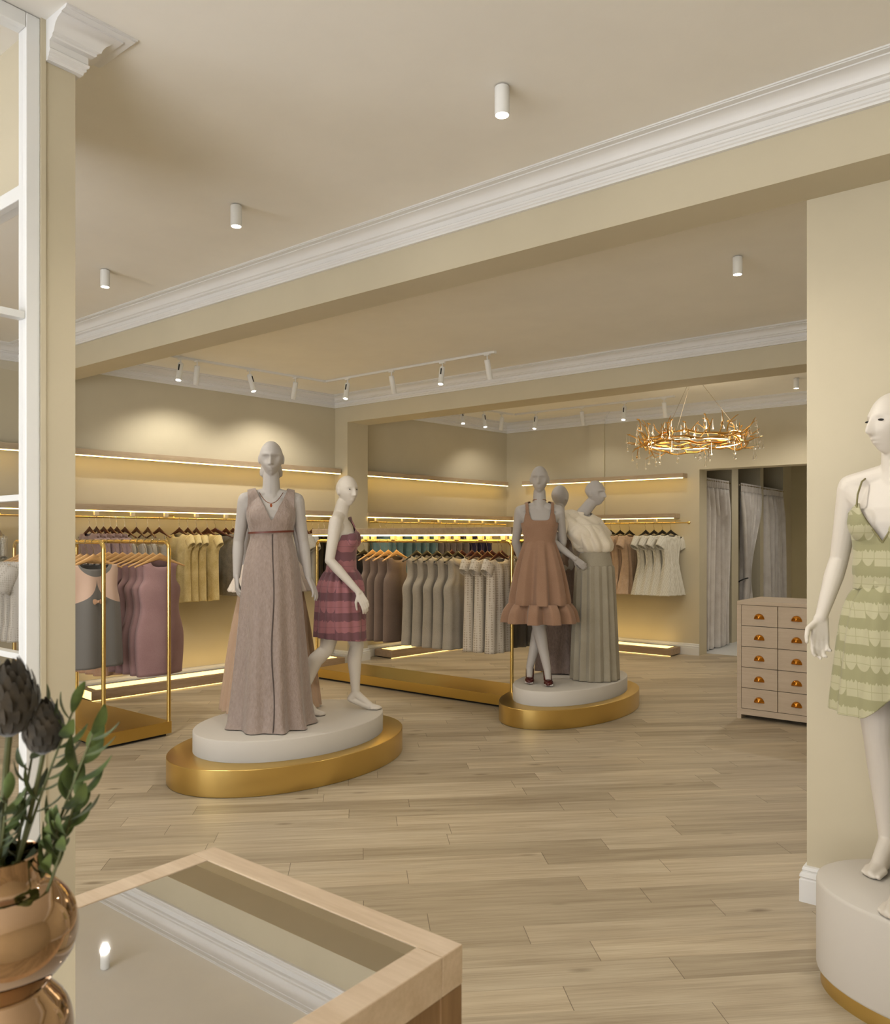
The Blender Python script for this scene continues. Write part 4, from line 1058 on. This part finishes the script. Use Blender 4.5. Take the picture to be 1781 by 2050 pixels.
for s in (-1, 1):
    chain([(s*.085,-.108,1.262),(s*.088,-.094,1.30),(s*.09,-.060,1.345),(s*.09,.0,1.372),(s*.085,.06,1.335),(s*.07,.10,1.25),(s*.06,.105,1.17)], .0032, 'strap', BIND, t)
    chain([(s*.085*(1-k)+.002*k, -.112-.006*math.sin(3.1*k), 1.262*(1-k)+1.135*k) for k in [i/12 for i in range(13)]], .0036, 'neck_binding', BIND, t)
def wraphem(a):
    fx = math.cos(a); return (.16*sstep(-.2, .75, fx) if math.sin(a) < .2 else .05*sstep(-.2,.75,fx))
skirt([(1.005,0,0,.126,.098,.02),(.985,0,0,.128,.100,.03),(.94,0,0,.152,.128,.07),(.86,0,.005,.176,.160,.05),(.72,0,.005,.194,.180,.045),(.60,0,.005,.206,.192,.05),(.553,0,.005,.210,.196,.055)], 'skirt', GREEN, t, 11, 23, m=44, hem=wraphem)
skirt([(1.006,0,0,.129,.101,.03),(.996,0,0,.131,.103,.03),(.986,0,0,.129,.101,.03)], 'waistband', GREEN, t, 24, 2, m=6)
# ------------------------------------------------------------------ hangers and hanging clothes
def hanger_proto(name, mat, bar, w_=.205):
    t = thing(name, 'x', 'hanger')
    R = []; n = 28
    for i in range(n+1):
        x = -w_+2*w_*i/n; q = abs(x)/w_
        zc = -.098-.092*q**.85; hh = .0065+.019*(1-q)**1.6; dd = .0055+.006*q
        zc -= hh*.4*(1-q)
        R.append([(x, dd*math.cos(a)-.006*q*q, zc+hh*math.sin(a)) for a in [2*PI*k/10 for k in range(10)]])
    MB().rings(R).build('body', mat, t, True, angle=70)
    r = bar+.0025
    pts = [(0,0,-.085),(0,0,-.060),(-.006,0,-.045),(-.016,0,-.030)]+[(r*1.02*math.cos(a), 0, r*math.sin(a)) for a in [PI*1.10-PI*1.15*k/12 for k in range(13)]]
    MB().tube(pts, .0019, 6).build('hook', M['wire'], t, True)
    return t
def cloth_mesh(prof, neck, drop, folds=6, amp=.006, seed=1, n=80, m=44, hemw=0.0, topq=.13, flare=None):
    """prof: z, half width, half depth from the shoulder down; neck: half width, front dip, back dip"""
    r = random.Random(seed); p0, p1, p2 = [r.random()*6.28 for _ in range(3)]; R = []
    rows = crom(prof, m); z0 = prof[0][0]; z1 = prof[-1][0]
    for j, (z, w_, d) in enumerate(rows):
        q = j/m; k = max(0, 1-q/topq); ring = []
        for i in range(n):
            a = 2*PI*i/n; c, s = math.cos(a), math.sin(a)
            x = w_*math.copysign(abs(c)**.80, c); y = d*math.copysign(abs(s)**.85, s)
            f = amp*min(1, q*2.2)*(math.sin(folds*x/max(w_,.01)*PI*.5+p0+(1.3 if s > 0 else 0)+.7*q)+.5*math.sin(folds*.57*x/max(w_,.01)*PI+p1))
            if flare: f *= 1+flare*q*q
            y += f*(abs(s)**.5); x += .3*f*abs(c)
            zz = z-drop*k*min(1, abs(x)/prof[0][1])**1.25
            if abs(x) < neck[0]:
                dip = neck[1] if s < 0 else neck[2]
                zz -= dip*(1-(x/neck[0])**2)**.55*max(0, 1-q/(topq*1.6))
            zz += hemw*q**6*math.sin(5*x/w_+p2)
            ring.append((x, y, zz))
        R.append(ring)
    return MB().rings(R, cap=False)
def sleeve_mesh(s, p, q, ra, rb, seed=1):
    P, Q = Vector(p), Vector(q); R = []
    for i in range(9):
        k = i/8; c = P+(Q-P)*k; rr = ra+(rb-ra)*k; d = (Q-P).normalized(); u = Vector((0,1,0)); v = d.cross(u)
        R.append([tuple(c+u*rr*.62*math.cos(a)+v*rr*math.sin(a)*(1+.05*math.sin(3*a+seed))) for a in [2*PI*b/20 for b in range(20)]])
    return MB().rings(R, cap=False)
def garment(name, cat, mat, prof, neck=(.085,.075,.02), drop=.045, sleeve=None, straps=None, extra=None, thick=.0025, **kw):
    t = thing(name, 'x', cat); HEM[t.name] = prof[-1][0]
    solid(cloth_mesh(prof, neck, drop, **kw).build('body', mat, t, True, angle=80), thick)
    if sleeve:
        p, q, ra, rb, smat = sleeve
        for s in (-1, 1):
            solid(sleeve_mesh(s, (s*p[0], 0, p[1]), (s*q[0], -.01, q[1]), ra, rb).build('sleeve', smat or mat, t, True, angle=80), .0025)
    if straps:
        for s in (-1, 1):
            for y in (-.022, .018):
                MB().tube([(s*straps[0], 0, straps[1]), (s*straps[2], y, straps[3])], .0028, 6).build('strap', straps[4] if len(straps) > 4 else mat, t, True)
    if extra: extra(t)
    return t
HEM = {}
used = set()
DROP = .042      # garments sit a little below the hanger's neck
def hang(gp, hp, pts, z, rz, glabels, hlabels, ggroup, hgroup, jit=.10, seed=0):
    r = random.Random(seed+len(pts)*31); h_ = HEM[gp.name]; gp.scale = (1, 1, (h_+DROP)/h_)
    for i, (x, y) in enumerate(pts):
        a = rz+r.uniform(-jit, jit)
        for proto, lab, grp, zz in ((gp, glabels[i], ggroup, z-DROP), (hp, hlabels[i], hgroup, z)):
            if proto.name not in used:
                used.add(proto.name); proto.location = (x, y, zz); proto.rotation_euler = (0,0,a); proto['label'] = lab; proto['group'] = grp
            else: dup(proto, (x, y, zz), a, lab, grp)
HM = hanger_proto('mahogany_hanger', M['mahog'], .0085); HMR = hanger_proto('mahogany_hanger', M['mahog'], .0155)
HB = hanger_proto('birch_hanger', M['birch'], .0155, .215)
HK = hanger_proto('black_hanger', M['ebony'], .0085); HKR = hanger_proto('black_hanger', M['ebony'], .0155)
HMG, HBG, HKG = 'dark mahogany hangers', 'pale birch hangers', 'black hangers'
def wallpts(ys): return [onwall(y, .21) for y in ys]
def labs(n, fmt, a='left', b='right'): return [fmt % nth(i, n, a, b) for i in range(n)]
ZW = 1.70; ZR = 1.475

# left wall, second room
MAUVE = fabric('mauve_jersey', (168, 142, 136), (140, 116, 112), .85)
g = garment('long_top', 'top', MAUVE, [(-.098,.185,.012),(-.16,.20,.035),(-.30,.19,.05),(-.5,.185,.055),(-.82,.20,.055)], sleeve=((.175,-.175),(.27,-.52),.065,.05,None), seed=2)
hang(g, HM, wallpts([3.827,3.891,3.957,4.023,4.083]), ZW, RW, labs(5, '%s of five mauve long tops on the left wall rail'), labs(5, 'mahogany hanger holding the %s of five mauve tops on the left wall'), 'mauve tops on the left wall', HMG)
SILV = fabric('silver_satin', (196, 188, 172), (160, 150, 134), .35, 160, .15, 9, .2)
g = garment('slip_dress', 'dress', SILV, [(-.215,.15,.03),(-.26,.165,.045),(-.42,.17,.055),(-.62,.19,.055),(-1.05,.22,.06)], neck=(.13,.05,.03), drop=.0, straps=(.10,-.135,.105,-.225), folds=8, amp=.010, seed=3)
hang(g, HM, wallpts([4.16,4.274,4.387,4.505]), ZW, RW, labs(4, '%s of four silver satin slip dresses on the left wall rail'), labs(4, 'mahogany hanger with the %s of four silver slip dresses'), 'silver slip dresses on the left wall', HMG)
CRT = fabric('cream_boucle', (240, 218, 160), (214, 188, 124), .95, 150, .6, 14, .2)
g = garment('cream_top', 'top', CRT, [(-.098,.18,.012),(-.15,.205,.035),(-.27,.205,.05),(-.33,.178,.055),(-.55,.175,.06),(-.80,.185,.06),(-.835,.187,.06)], neck=(.075,.06,.015), drop=.06, sleeve=((.170,-.165),(.232,-.245),.062,.052,None), seed=4, hemw=.008)
hang(g, HM, wallpts([4.717,4.81,4.904,5.028]), ZW, RW, labs(4, '%s of four cream boucle cap-sleeve tops on the left wall rail'), labs(4, 'mahogany hanger holding the %s of four cream tops'), 'cream tops on the left wall', HMG)
GRK = fabric('grey_knit', (142, 132, 114), (112, 104, 90), .9, 120, .5, 16)
g = garment('knit_top', 'top', GRK, [(-.098,.18,.012),(-.16,.20,.04),(-.32,.185,.055),(-.55,.19,.055),(-.80,.21,.055)], sleeve=((.175,-.175),(.235,-.44),.07,.055,None), seed=5)
hang(g, HM, wallpts([5.243,5.327,5.403,5.491]), ZW, RW, labs(4, '%s of four grey knit tops right of the cream tops'), labs(4, 'mahogany hanger holding the %s of four grey knit tops'), 'grey knit tops on the left wall', HMG)
dup(HM, onwall(5.12,.21)+(ZW,), RW+.55, 'turned mahogany hanger between the cream tops and the grey knit tops', HMG)
TEE = fabric('grey_tee', (176, 172, 164), (150, 146, 138), .9)
g = garment('tee_dress', 'dress', TEE, [(-.098,.18,.012),(-.15,.20,.035),(-.30,.18,.05),(-.5,.17,.05),(-.75,.19,.05)], sleeve=((.17,-.165),(.25,-.30),.07,.065,None), seed=6)
hang(g, HM, wallpts([6.17,6.265]), ZW, RW, labs(2, '%s of two pale grey tee dresses behind the taupe gown'), labs(2, 'mahogany hanger holding the %s of two grey tee dresses'), 'grey tee dresses', HMG)
SEQ = sequin('black_sequin', (38, 32, 26))
g = garment('sequin_dress', 'dress', SEQ, [(-.098,.17,.012),(-.16,.165,.04),(-.30,.175,.05),(-.5,.165,.05),(-.72,.185,.05)], seed=7)
hang(g, HM, wallpts([6.364,6.45,6.53]), ZW, RW, labs(3, '%s of three black sequin dresses left of the middle pier'), labs(3, 'mahogany hanger holding the %s of three sequin dresses'), 'black sequin dresses', HMG)
# left wall, first room, seen through the bay glass
OLV = fabric('olive_lame', (142, 134, 106), (114, 106, 82), .5, 160, .4)
SLV = sequin('silver_sequin', (170, 164, 152))
g = garment('olive_dress', 'dress', OLV, [(-.105,.16,.012),(-.17,.165,.04),(-.32,.16,.05),(-.5,.165,.05),(-.82,.21,.06)], neck=(.10,.09,.03), sleeve=((.165,-.16),(.225,-.34),.06,.05,SLV), seed=8, folds=8, amp=.009)
hang(g, HM, wallpts([2.94,3.05]), ZW, RW, labs(2, '%s of two olive sequin-sleeved dresses behind the bay glass'), labs(2, 'mahogany hanger with the %s of two olive dresses behind the bay glass'), 'olive dresses behind the bay glass', HMG)

# left wall, back room
TEAL = fabric('dusty_teal', (126, 152, 150), (100, 126, 126), .85)
g = garment('teal_dress', 'dress', TEAL, [(-.105,.17,.012),(-.17,.18,.04),(-.32,.17,.05),(-.55,.165,.055),(-.9,.20,.06),(-1.30,.22,.06)], seed=9)
hang(g, HK, wallpts([7.40,7.50,7.616,7.772,7.921,8.074,8.231]), ZW, RW, labs(7, '%s of seven dusty teal dresses on the back room left rail'), labs(7, 'black hanger holding the %s of seven teal dresses'), 'teal dresses in the back room', HKG)
GRB = fabric('grey_brown_crepe', (136, 122, 112), (112, 100, 92), .85)
WSTR = plain('white_strap', (220, 212, 204), .6)
g = garment('strappy_dress', 'dress', GRB, [(-.20,.15,.03),(-.26,.165,.045),(-.45,.16,.05),(-.8,.19,.055),(-1.28,.21,.06)], neck=(.13,.05,.03), drop=0, straps=(.085,-.12,.10,-.21,WSTR), seed=10)
hang(g, HK, wallpts([8.343,8.457,8.573,8.69,8.84]), ZW, RW, labs(5, '%s of five grey-brown dresses with white straps, back room left rail'), labs(5, 'black hanger with the %s of five strappy grey-brown dresses'), 'strappy dresses in the back room', HKG)
NAVY = fabric('navy_crepe', (64, 58, 84), (46, 42, 64), .85)
g = garment('navy_dress', 'dress', NAVY, [(-.105,.17,.012),(-.17,.175,.04),(-.4,.165,.05),(-.8,.19,.055),(-1.36,.215,.06)], seed=11)
hang(g, HK, wallpts([8.992,9.148,9.307]), ZW, RW, labs(3, '%s of three navy dresses on the back room left rail'), labs(3, 'black hanger holding the %s of three navy dresses'), 'navy dresses in the back room', HKG)
SGL = fabric('pale_sage_lace', (188, 180, 154), (160, 152, 126), .9, 90, .5, 20)
TULD = tulle('smoke_tulle', (120, 110, 98), .75)
def ex(t): solid(cloth_mesh([(-1.0,.20,.06),(-1.15,.225,.075),(-1.36,.245,.085)], (.0,0,0), 0, folds=12, amp=.012, seed=4).build('tulle_hem', TULD, t, True, angle=80), .001)
g = garment('lace_gown', 'dress', SGL, [(-.105,.165,.012),(-.17,.17,.04),(-.42,.15,.05),(-.75,.19,.06),(-1.08,.22,.07)], seed=12, folds=8, amp=.01, extra=ex)
hang(g, HM, [(-6.40,9.895),(-6.29,9.895),(-6.18,9.895)], ZW, PI/2, labs(3, '%s of three sage lace gowns with smoky tulle hems, back wall corner'), labs(3, 'mahogany hanger holding the %s of three sage lace gowns'), 'sage lace gowns', HMG)
# back wall
BEI = fabric('beige_pleated_crepe', (212, 182, 154), (188, 158, 130), .8, 140, .35, 14)
FL = [(-.098,.165,.012),(-.15,.19,.035),(-.28,.17,.05),(-.45,.135,.05),(-.56,.145,.06),(-.78,.205,.085),(-.93,.25,.10)]
g = garment('flared_dress', 'dress', BEI, FL, neck=(.08,.05,.015), drop=.05, sleeve=((.16,-.16),(.235,-.29),.065,.07,None), seed=13, folds=9, amp=.007, flare=2.0)
hang(g, HK, [(x, 9.895) for x in (-5.11,-4.99,-4.855,-4.721)], ZW, PI/2-.22, labs(4, '%s of four beige short-sleeve flared dresses on the back wall rail'), labs(4, 'black hanger holding the %s of four beige dresses'), 'beige flared dresses', HKG, .06)
DOT = dotted('sage_dotted_knit', (226, 221, 208), (186, 178, 156), 95)
g = garment('dotted_dress', 'dress', DOT, FL, neck=(.08,.05,.015), drop=.05, sleeve=((.16,-.16),(.24,-.29),.07,.075,None), seed=14, folds=9, amp=.007, flare=2.2)
hang(g, HK, [(x, 9.895) for x in (-4.491,-4.375,-4.261,-4.147)], ZW, PI/2-.30, labs(4, '%s of four dotted sage flared dresses near the rail end knob'), labs(4, 'black hanger holding the %s of four dotted sage dresses'), 'dotted sage dresses', HKG, .05)

# left gold rack
def colourblock():
    a = NT('grey_and_peach_crepe'); s = a.n('ShaderNodeSeparateXYZ'); a.l(a.coord(), s.inputs[0])
    q = a.math('MINIMUM', a.math('MAXIMUM', a.math('DIVIDE', a.math('SUBTRACT', -.235, s.outputs[2]), .185), 0.0), 1.0)
    thr = a.math('MULTIPLY', .215, a.math('SUBTRACT', 1.0, a.math('SQRT', a.math('SUBTRACT', 1.0001, a.math('MULTIPLY', q, q)))))
    pe = a.math('GREATER_THAN', a.math('ABSOLUTE', s.outputs[0]), thr)
    up = a.math('LESS_THAN', s.outputs[2], -.10); hi = a.math('GREATER_THAN', s.outputs[2], -.42)
    # neck band stays grey
    rr = a.math('SQRT', a.math('ADD', a.math('POWER', s.outputs[0], 2.0), a.math('POWER', a.math('ADD', s.outputs[2], .085), 2.0)))
    nb = a.math('GREATER_THAN', rr, .135)
    f = a.math('MULTIPLY', a.math('MULTIPLY', pe, hi), a.math('MULTIPLY', up, nb))
    a.col(a.mix(f, lin((116, 112, 106)), lin((214, 182, 158)))); a.set(Roughness=.7); a.bump(a.noise(a.coord(), 240.0, 2), .2, .002)
    a.b.inputs['Sheen Weight'].default_value = .2
    return a.m
CB = colourblock(); PCH = fabric('peach_crepe', (218, 176, 142), (200, 154, 118), .8)
def bow(t):
    m = MB()
    for s in (-1, 1): m.rings([[(s*x, -.062+.004*math.cos(a), -.405+h*math.sin(a)) for a in [2*PI*k/10 for k in range(10)]] for x, h in ((.003,.008),(.02,.02),(.045,.024),(.048,.02))])
    m.ell((0,-.064,-.405), (.009,.008,.011), 10, 8).build('bow', PCH, t, True)
g = garment('colour_block_dress', 'dress', CB, [(-.10,.165,.012),(-.16,.185,.035),(-.30,.180,.045),(-.42,.200,.052),(-.65,.215,.058),(-.905,.225,.062)], neck=(.11,.10,.03), drop=.05, seed=15, folds=4, amp=.010, extra=bow)
hang(g, HB, [(x, 2.971) for x in (-5.97,-5.877,-5.777,-5.685,-5.591)], ZR, PI/2, labs(5, '%s of five grey and peach dresses, near bar of left rack'), labs(5, 'birch hanger holding the %s of five grey and peach dresses'), 'grey and peach dresses', HBG, .05)
g = garment('peach_dress', 'dress', PCH, [(-.105,.16,.012),(-.17,.165,.04),(-.35,.16,.05),(-.7,.20,.07),(-1.06,.245,.085)], seed=16, folds=9, amp=.012)
hang(g, HB, [(x, 3.491) for x in (-6.44,-6.33,-6.22,-6.11)], ZR, PI/2, labs(4, '%s of four long peach dresses behind the grey and peach ones'), labs(4, 'birch hanger holding the %s of four long peach dresses'), 'long peach dresses', HBG, .06)
SHE = fabric('mauve_ponte', (174, 138, 134), (156, 120, 118), .85, 320, .2, 5)
g = garment('sheath_dress', 'dress', SHE, [(-.105,.165,.012),(-.17,.142,.04),(-.26,.136,.05),(-.34,.176,.055),(-.50,.160,.055),(-.72,.205,.062),(-1.02,.190,.058)], neck=(.085,.055,.0), drop=.04, seed=17, folds=2, amp=.006)
hang(g, HB, [(x, 3.491) for x in (-5.979,-5.872,-5.774,-5.669,-5.573)], ZR, PI/2, labs(5, '%s of five sleeveless mauve sheath dresses on the left rack'), labs(5, 'birch hanger holding the %s of five mauve sheath dresses'), 'mauve sheath dresses', HBG, .06)
DWH = dotted('white_dotted_eyelet', (214, 208, 200), (176, 168, 156), 70)
g = garment('eyelet_dress', 'dress', DWH, [(-.10,.17,.012),(-.16,.20,.035),(-.30,.19,.05),(-.5,.175,.055),(-.78,.20,.06)], sleeve=((.17,-.165),(.27,-.36),.075,.085,None), seed=18)
hang(g, HB, [(x, 2.971) for x in (-6.72,-6.62,-6.52)], ZR, PI/2, labs(3, '%s of three white eyelet dresses seen through the bay glass'), labs(3, 'birch hanger holding the %s of three white eyelet dresses'), 'white eyelet dresses', HBG, .05)

# long gold rack, near bar
YF = 5.9005; YB = 6.4095
BLK = fabric('black_crepe', (40, 34, 32), (26, 22, 20), .7)
g = garment('black_dress', 'dress', BLK, [(-.10,.165,.012),(-.17,.16,.04),(-.35,.165,.05),(-.6,.18,.05),(-.85,.20,.055)], seed=19)
hang(g, HKR, [(x, YF) for x in (-5.83,-5.73)], ZR, PI/2, labs(2, '%s of two black dresses behind the pink dress on the long rack'), labs(2, 'black hanger holding the %s of two black dresses'), 'black dresses on the long rack', HKG)
TAU = fabric('taupe_ponte', (140, 120, 106), (120, 100, 88), .88, 300, .2, 4)
g = garment('taupe_dress', 'dress', TAU, [(-.105,.16,.012),(-.17,.138,.04),(-.27,.130,.05),(-.37,.178,.055),(-.60,.180,.06),(-.98,.188,.06)], neck=(.085,.05,.0), drop=.04, seed=20, folds=3, amp=.005)
hang(g, HB, [(x, YF) for x in (-5.612,-5.505,-5.398,-5.287)], ZR, PI/2, labs(4, '%s of four sleeveless taupe dresses on the long rack'), labs(4, 'birch hanger holding the %s of four taupe dresses'), 'taupe dresses on the long rack', HBG, .05)
VES = fabric('grey_linen', (188, 178, 162), (166, 156, 140), .9, 200, .3, 6)
def collar(t):
    m = MB(); R = []
    for i in range(25):
        a = -PI*.93+2*PI*.93*i/24; c, s = math.sin(a), -math.cos(a)
        R.append([(.085*c, .036*s-.006, -.10-.03*max(0, -s)), (.098*c, .048*s-.012, -.125-.045*max(0, -s)), (.105*c, .052*s-.016, -.150-.05*max(0, -s))])
    m.rings([list(r) for r in R], cap=False, closed=False)
    solid(m.build('collar', VES, t, True, angle=80), .003)
g = garment('vest_dress', 'dress', VES, [(-.10,.160,.012),(-.17,.134,.04),(-.30,.118,.05),(-.41,.190,.06),(-.55,.182,.065),(-.80,.190,.07),(-.985,.200,.075)], neck=(.08,.09,.02), drop=.04, seed=21, folds=7, amp=.008, extra=collar)
hang(g, HKR, [(x, YF) for x in (-5.03,-4.902,-4.778,-4.656,-4.532)], ZR, PI/2, labs(5, '%s of five collared grey linen vest dresses on the long rack'), labs(5, 'black hanger holding the %s of five grey linen vest dresses'), 'grey linen vest dresses', HKG, .04)
LAC = dotted('ivory_lace', (214, 202, 184), (182, 166, 144), 46)
g = garment('lace_dress', 'dress', LAC, [(-.10,.165,.012),(-.16,.185,.035),(-.26,.175,.05),(-.36,.176,.055),(-.60,.182,.06),(-.98,.196,.068)], neck=(.075,.05,.01), drop=.05, sleeve=((.155,-.16),(.215,-.25),.075,.07,None), seed=22, folds=6, amp=.008)
hang(g, HMR, [(x, YF) for x in (-4.311,-4.193,-4.067)], ZR, PI/2, labs(3, '%s of three ivory lace dresses at the right end of the long rack'), labs(3, 'mahogany hanger holding the %s of three ivory lace dresses'), 'ivory lace dresses', HMG, .05)
# long gold rack, far bar
BRN = fabric('brown_crepe', (120, 98, 84), (98, 80, 68), .85)
g = garment('brown_dress', 'dress', BRN, [(-.10,.165,.012),(-.17,.165,.04),(-.4,.16,.05),(-.7,.185,.055),(-.95,.20,.055)], seed=23)
hang(g, HMR, [(x, YB) for x in (-4.995,-4.869,-4.744,-4.622,-4.503,-4.385)], ZR, PI/2, labs(6, '%s of six brown dresses on the far bar of the long rack'), labs(6, 'mahogany hanger holding the %s of six brown dresses'), 'brown dresses on the far bar', HMG)
g = garment('smoky_tulle_dress', 'dress', TULD, [(-.10,.16,.012),(-.17,.165,.04),(-.42,.15,.05),(-.7,.20,.07),(-.98,.25,.09)], seed=24, folds=9, amp=.012, thick=.001)
hang(g, HMR, [(x, YB) for x in (-4.241,-4.129)], ZR, PI/2, labs(2, '%s of two smoky tulle dresses at the far right end of the long rack'), labs(2, 'mahogany hanger holding the %s of two smoky tulle dresses'), 'smoky tulle dresses', HMG)
# ------------------------------------------------------------------ vase and flowers on the counter
VASE = plain('rose_gold_glaze', (184, 154, 124), 0.035, 1.0, .03, 3)
VX, VY = -.790, .330
t = thing('vase', 'rose-gold double-bulb vase on the mirrored counter', 'vase', (VX, VY, .9842))
prof = crom([[.028,0],[.040,.003],[.056,.020],[.0625,.045],[.058,.072],[.043,.092],[.0395,.098],[.047,.107],[.062,.126],[.0665,.148],[.062,.170],[.048,.187],[.0365,.193],[.0345,.199],[.0345,.210],[.0355,.2215]], 60)
MB().lathe([(r, z) for r, z in prof]+[(.0335,.2225),(.0325,.219),(.0320,.195),(.045,.180),(.058,.150)], 72).build('body', VASE, t, True, angle=50)
LEAF = fabric('olive_leaf', (92, 106, 54), (56, 70, 34), .5, 60, .1, 30, .1)
LEAFD = fabric('dark_leaf', (76, 90, 48), (48, 60, 34), .5, 60, .1, 30, .1)
STEM = plain('green_stem', (86, 88, 48), .6)
PROT = fabric('dark_protea_bract', (66, 56, 42), (36, 32, 24), .8, 90, .2, 25, .4)
RX, RY = .7835, .6214
def wp(dx, z, dy=0.0): return (RX*dx-RY*dy, RY*dx+RX*dy, z)
def leaf(m, p, d, up, L, w_):
    d = Vector(d).normalized(); s = d.cross(Vector(up)); s = s.normalized() if s.length > .01 else d.orthogonal().normalized(); n = s.cross(d); R = []
    for i in range(9):
        k = i/8; ww = w_*math.sin(PI*min(1, k*.93+.05))**.8*(1-.15*k)+.0004; c = Vector(p)+d*L*k+n*(.10*L*math.sin(PI*k))
        R.append([tuple(c-s*ww+n*ww*.25), tuple(c-n*ww*.12), tuple(c+s*ww+n*ww*.25), tuple(c+n*.0006)])
    m.rings(R)
def curve(a, b, bend, n=12):
    A_, B_ = Vector(a), Vector(b); mid = (A_+B_)/2+Vector(bend)
    return [A_*(1-k)**2+mid*2*k*(1-k)+B_*k*k for k in [i/n for i in range(n+1)]]
def spray(label, tip, bend, nl, L, w_, mat, seed, start=.35):
    r = random.Random(seed); t = thing('leafy_stem', label, 'plant stem', (VX, VY, .9842), 0, 'leafy stems in the vase')
    b = (r.uniform(-.012,.012), r.uniform(-.012,.012), .12)
    pts = curve(b, tip, bend, 14)
    MB().tube(pts, [.0018-.0008*i/14 for i in range(15)], 6).build('stem', STEM, t, True)
    m = MB()
    for i in range(nl):
        k = start+(1-start)*(i+.3)/nl; f = k*14; j = min(int(f), 13); p = pts[j]+(pts[j+1]-pts[j])*(f-j); d = (pts[j+1]-pts[j]).normalized()
        o = Vector((r.uniform(-1,1), r.uniform(-1,1), r.uniform(-.3,.5))); o = (o-d*o.dot(d)).normalized()
        leaf(m, p, d*.85+o*.62, o, L*r.uniform(.75,1.15), w_*r.uniform(.8,1.1))
    leaf(m, pts[-1], (pts[-1]-pts[-2]), (r.uniform(-1,1), r.uniform(-1,1), .4), L*.9, w_*.85)
    m.build('leaves', mat, t, True, angle=70)
B0 = .9842
spray('leafy stem arching farthest right, level with the near rack base', wp(.086, 1.318-B0), wp(.012,.03), 13, .034, .0070, LEAF, 1, .40)
spray('leafy stem reaching right just below the farthest one', wp(.070, 1.262-B0), wp(.02,.02,-.01), 11, .034, .0058, LEAF, 2, .45)
spray('short leafy stem bending right over the vase shoulder', wp(.052, 1.235-B0,.01), wp(.015,.015), 9, .030, .0055, LEAF, 3, .5)
spray('upright leafy stem beside the smaller protea bud', wp(.060, 1.335-B0, .015), wp(.0,.02), 11, .034, .0060, LEAF, 4, .5)
spray('dark leafy stem behind the two protea buds', wp(.022, 1.330-B0, .03), wp(-.01,.0), 14, .032, .0062, LEAFD, 5, .3)
spray('dark leafy stem at the left edge of the picture', wp(-.012, 1.315-B0,-.02), wp(-.012,.0), 16, .032, .0065, LEAFD, 6, .3)
spray('dense green stem low in the vase mouth', wp(.018, 1.265-B0,-.022), wp(0,.01), 16, .028, .0058, LEAF, 7, .35)
spray('dense dark stem low at the left of the vase mouth', wp(-.015, 1.255-B0,.012), wp(-.01,.01), 16, .030, .0060, LEAFD, 8, .35)
spray('short green stem leaning left out of the picture', wp(-.045, 1.27-B0,-.01), wp(-.01,.02), 12, .030, .0060, LEAF, 9, .4)
def protea(label, tip, bend, k, seed):
    r = random.Random(seed); t = thing('protea', label, 'flower', (VX, VY, .9842), 0, 'protea buds in the vase')
    pts = curve((r.uniform(-.01,.01), r.uniform(-.01,.01), .12), tip, bend, 12)
    MB().tube(pts, .0028*k, 8).build('stem', STEM, t, True)
    c = Vector(tip); m = MB(); m.lathe([(.004*k,-.002),(.014*k,.004*k),(.0175*k,.018*k),(.016*k,.032*k),(.010*k,.045*k),(.003*k,.052*k)], 16, c)
    for ring in range(7):
        n = 13; zz = (.002+.0062*ring)*k; rr = (.013,.0165,.018,.0178,.0162,.0135,.010)[ring]*k
        for i in range(n):
            a = 2*PI*(i+.5*(ring % 2))/n; o = Vector((math.cos(a), math.sin(a), 0))
            leaf(m, c+o*rr+Vector((0,0,zz)), o*(.30-.07*ring)+Vector((0,0,1)), o, .022*k*r.uniform(.85,1.15), .0042*k)
    m.build('bloom', PROT, t, True, angle=70)
protea('larger dark protea bud at the left edge, above the vase', wp(.008, 1.318-B0, .0), wp(-.004,.02), 1.12, 3)
protea('smaller dark protea bud leaning right of the larger one', wp(.034, 1.298-B0,.012), wp(.01,.02), .80, 4)
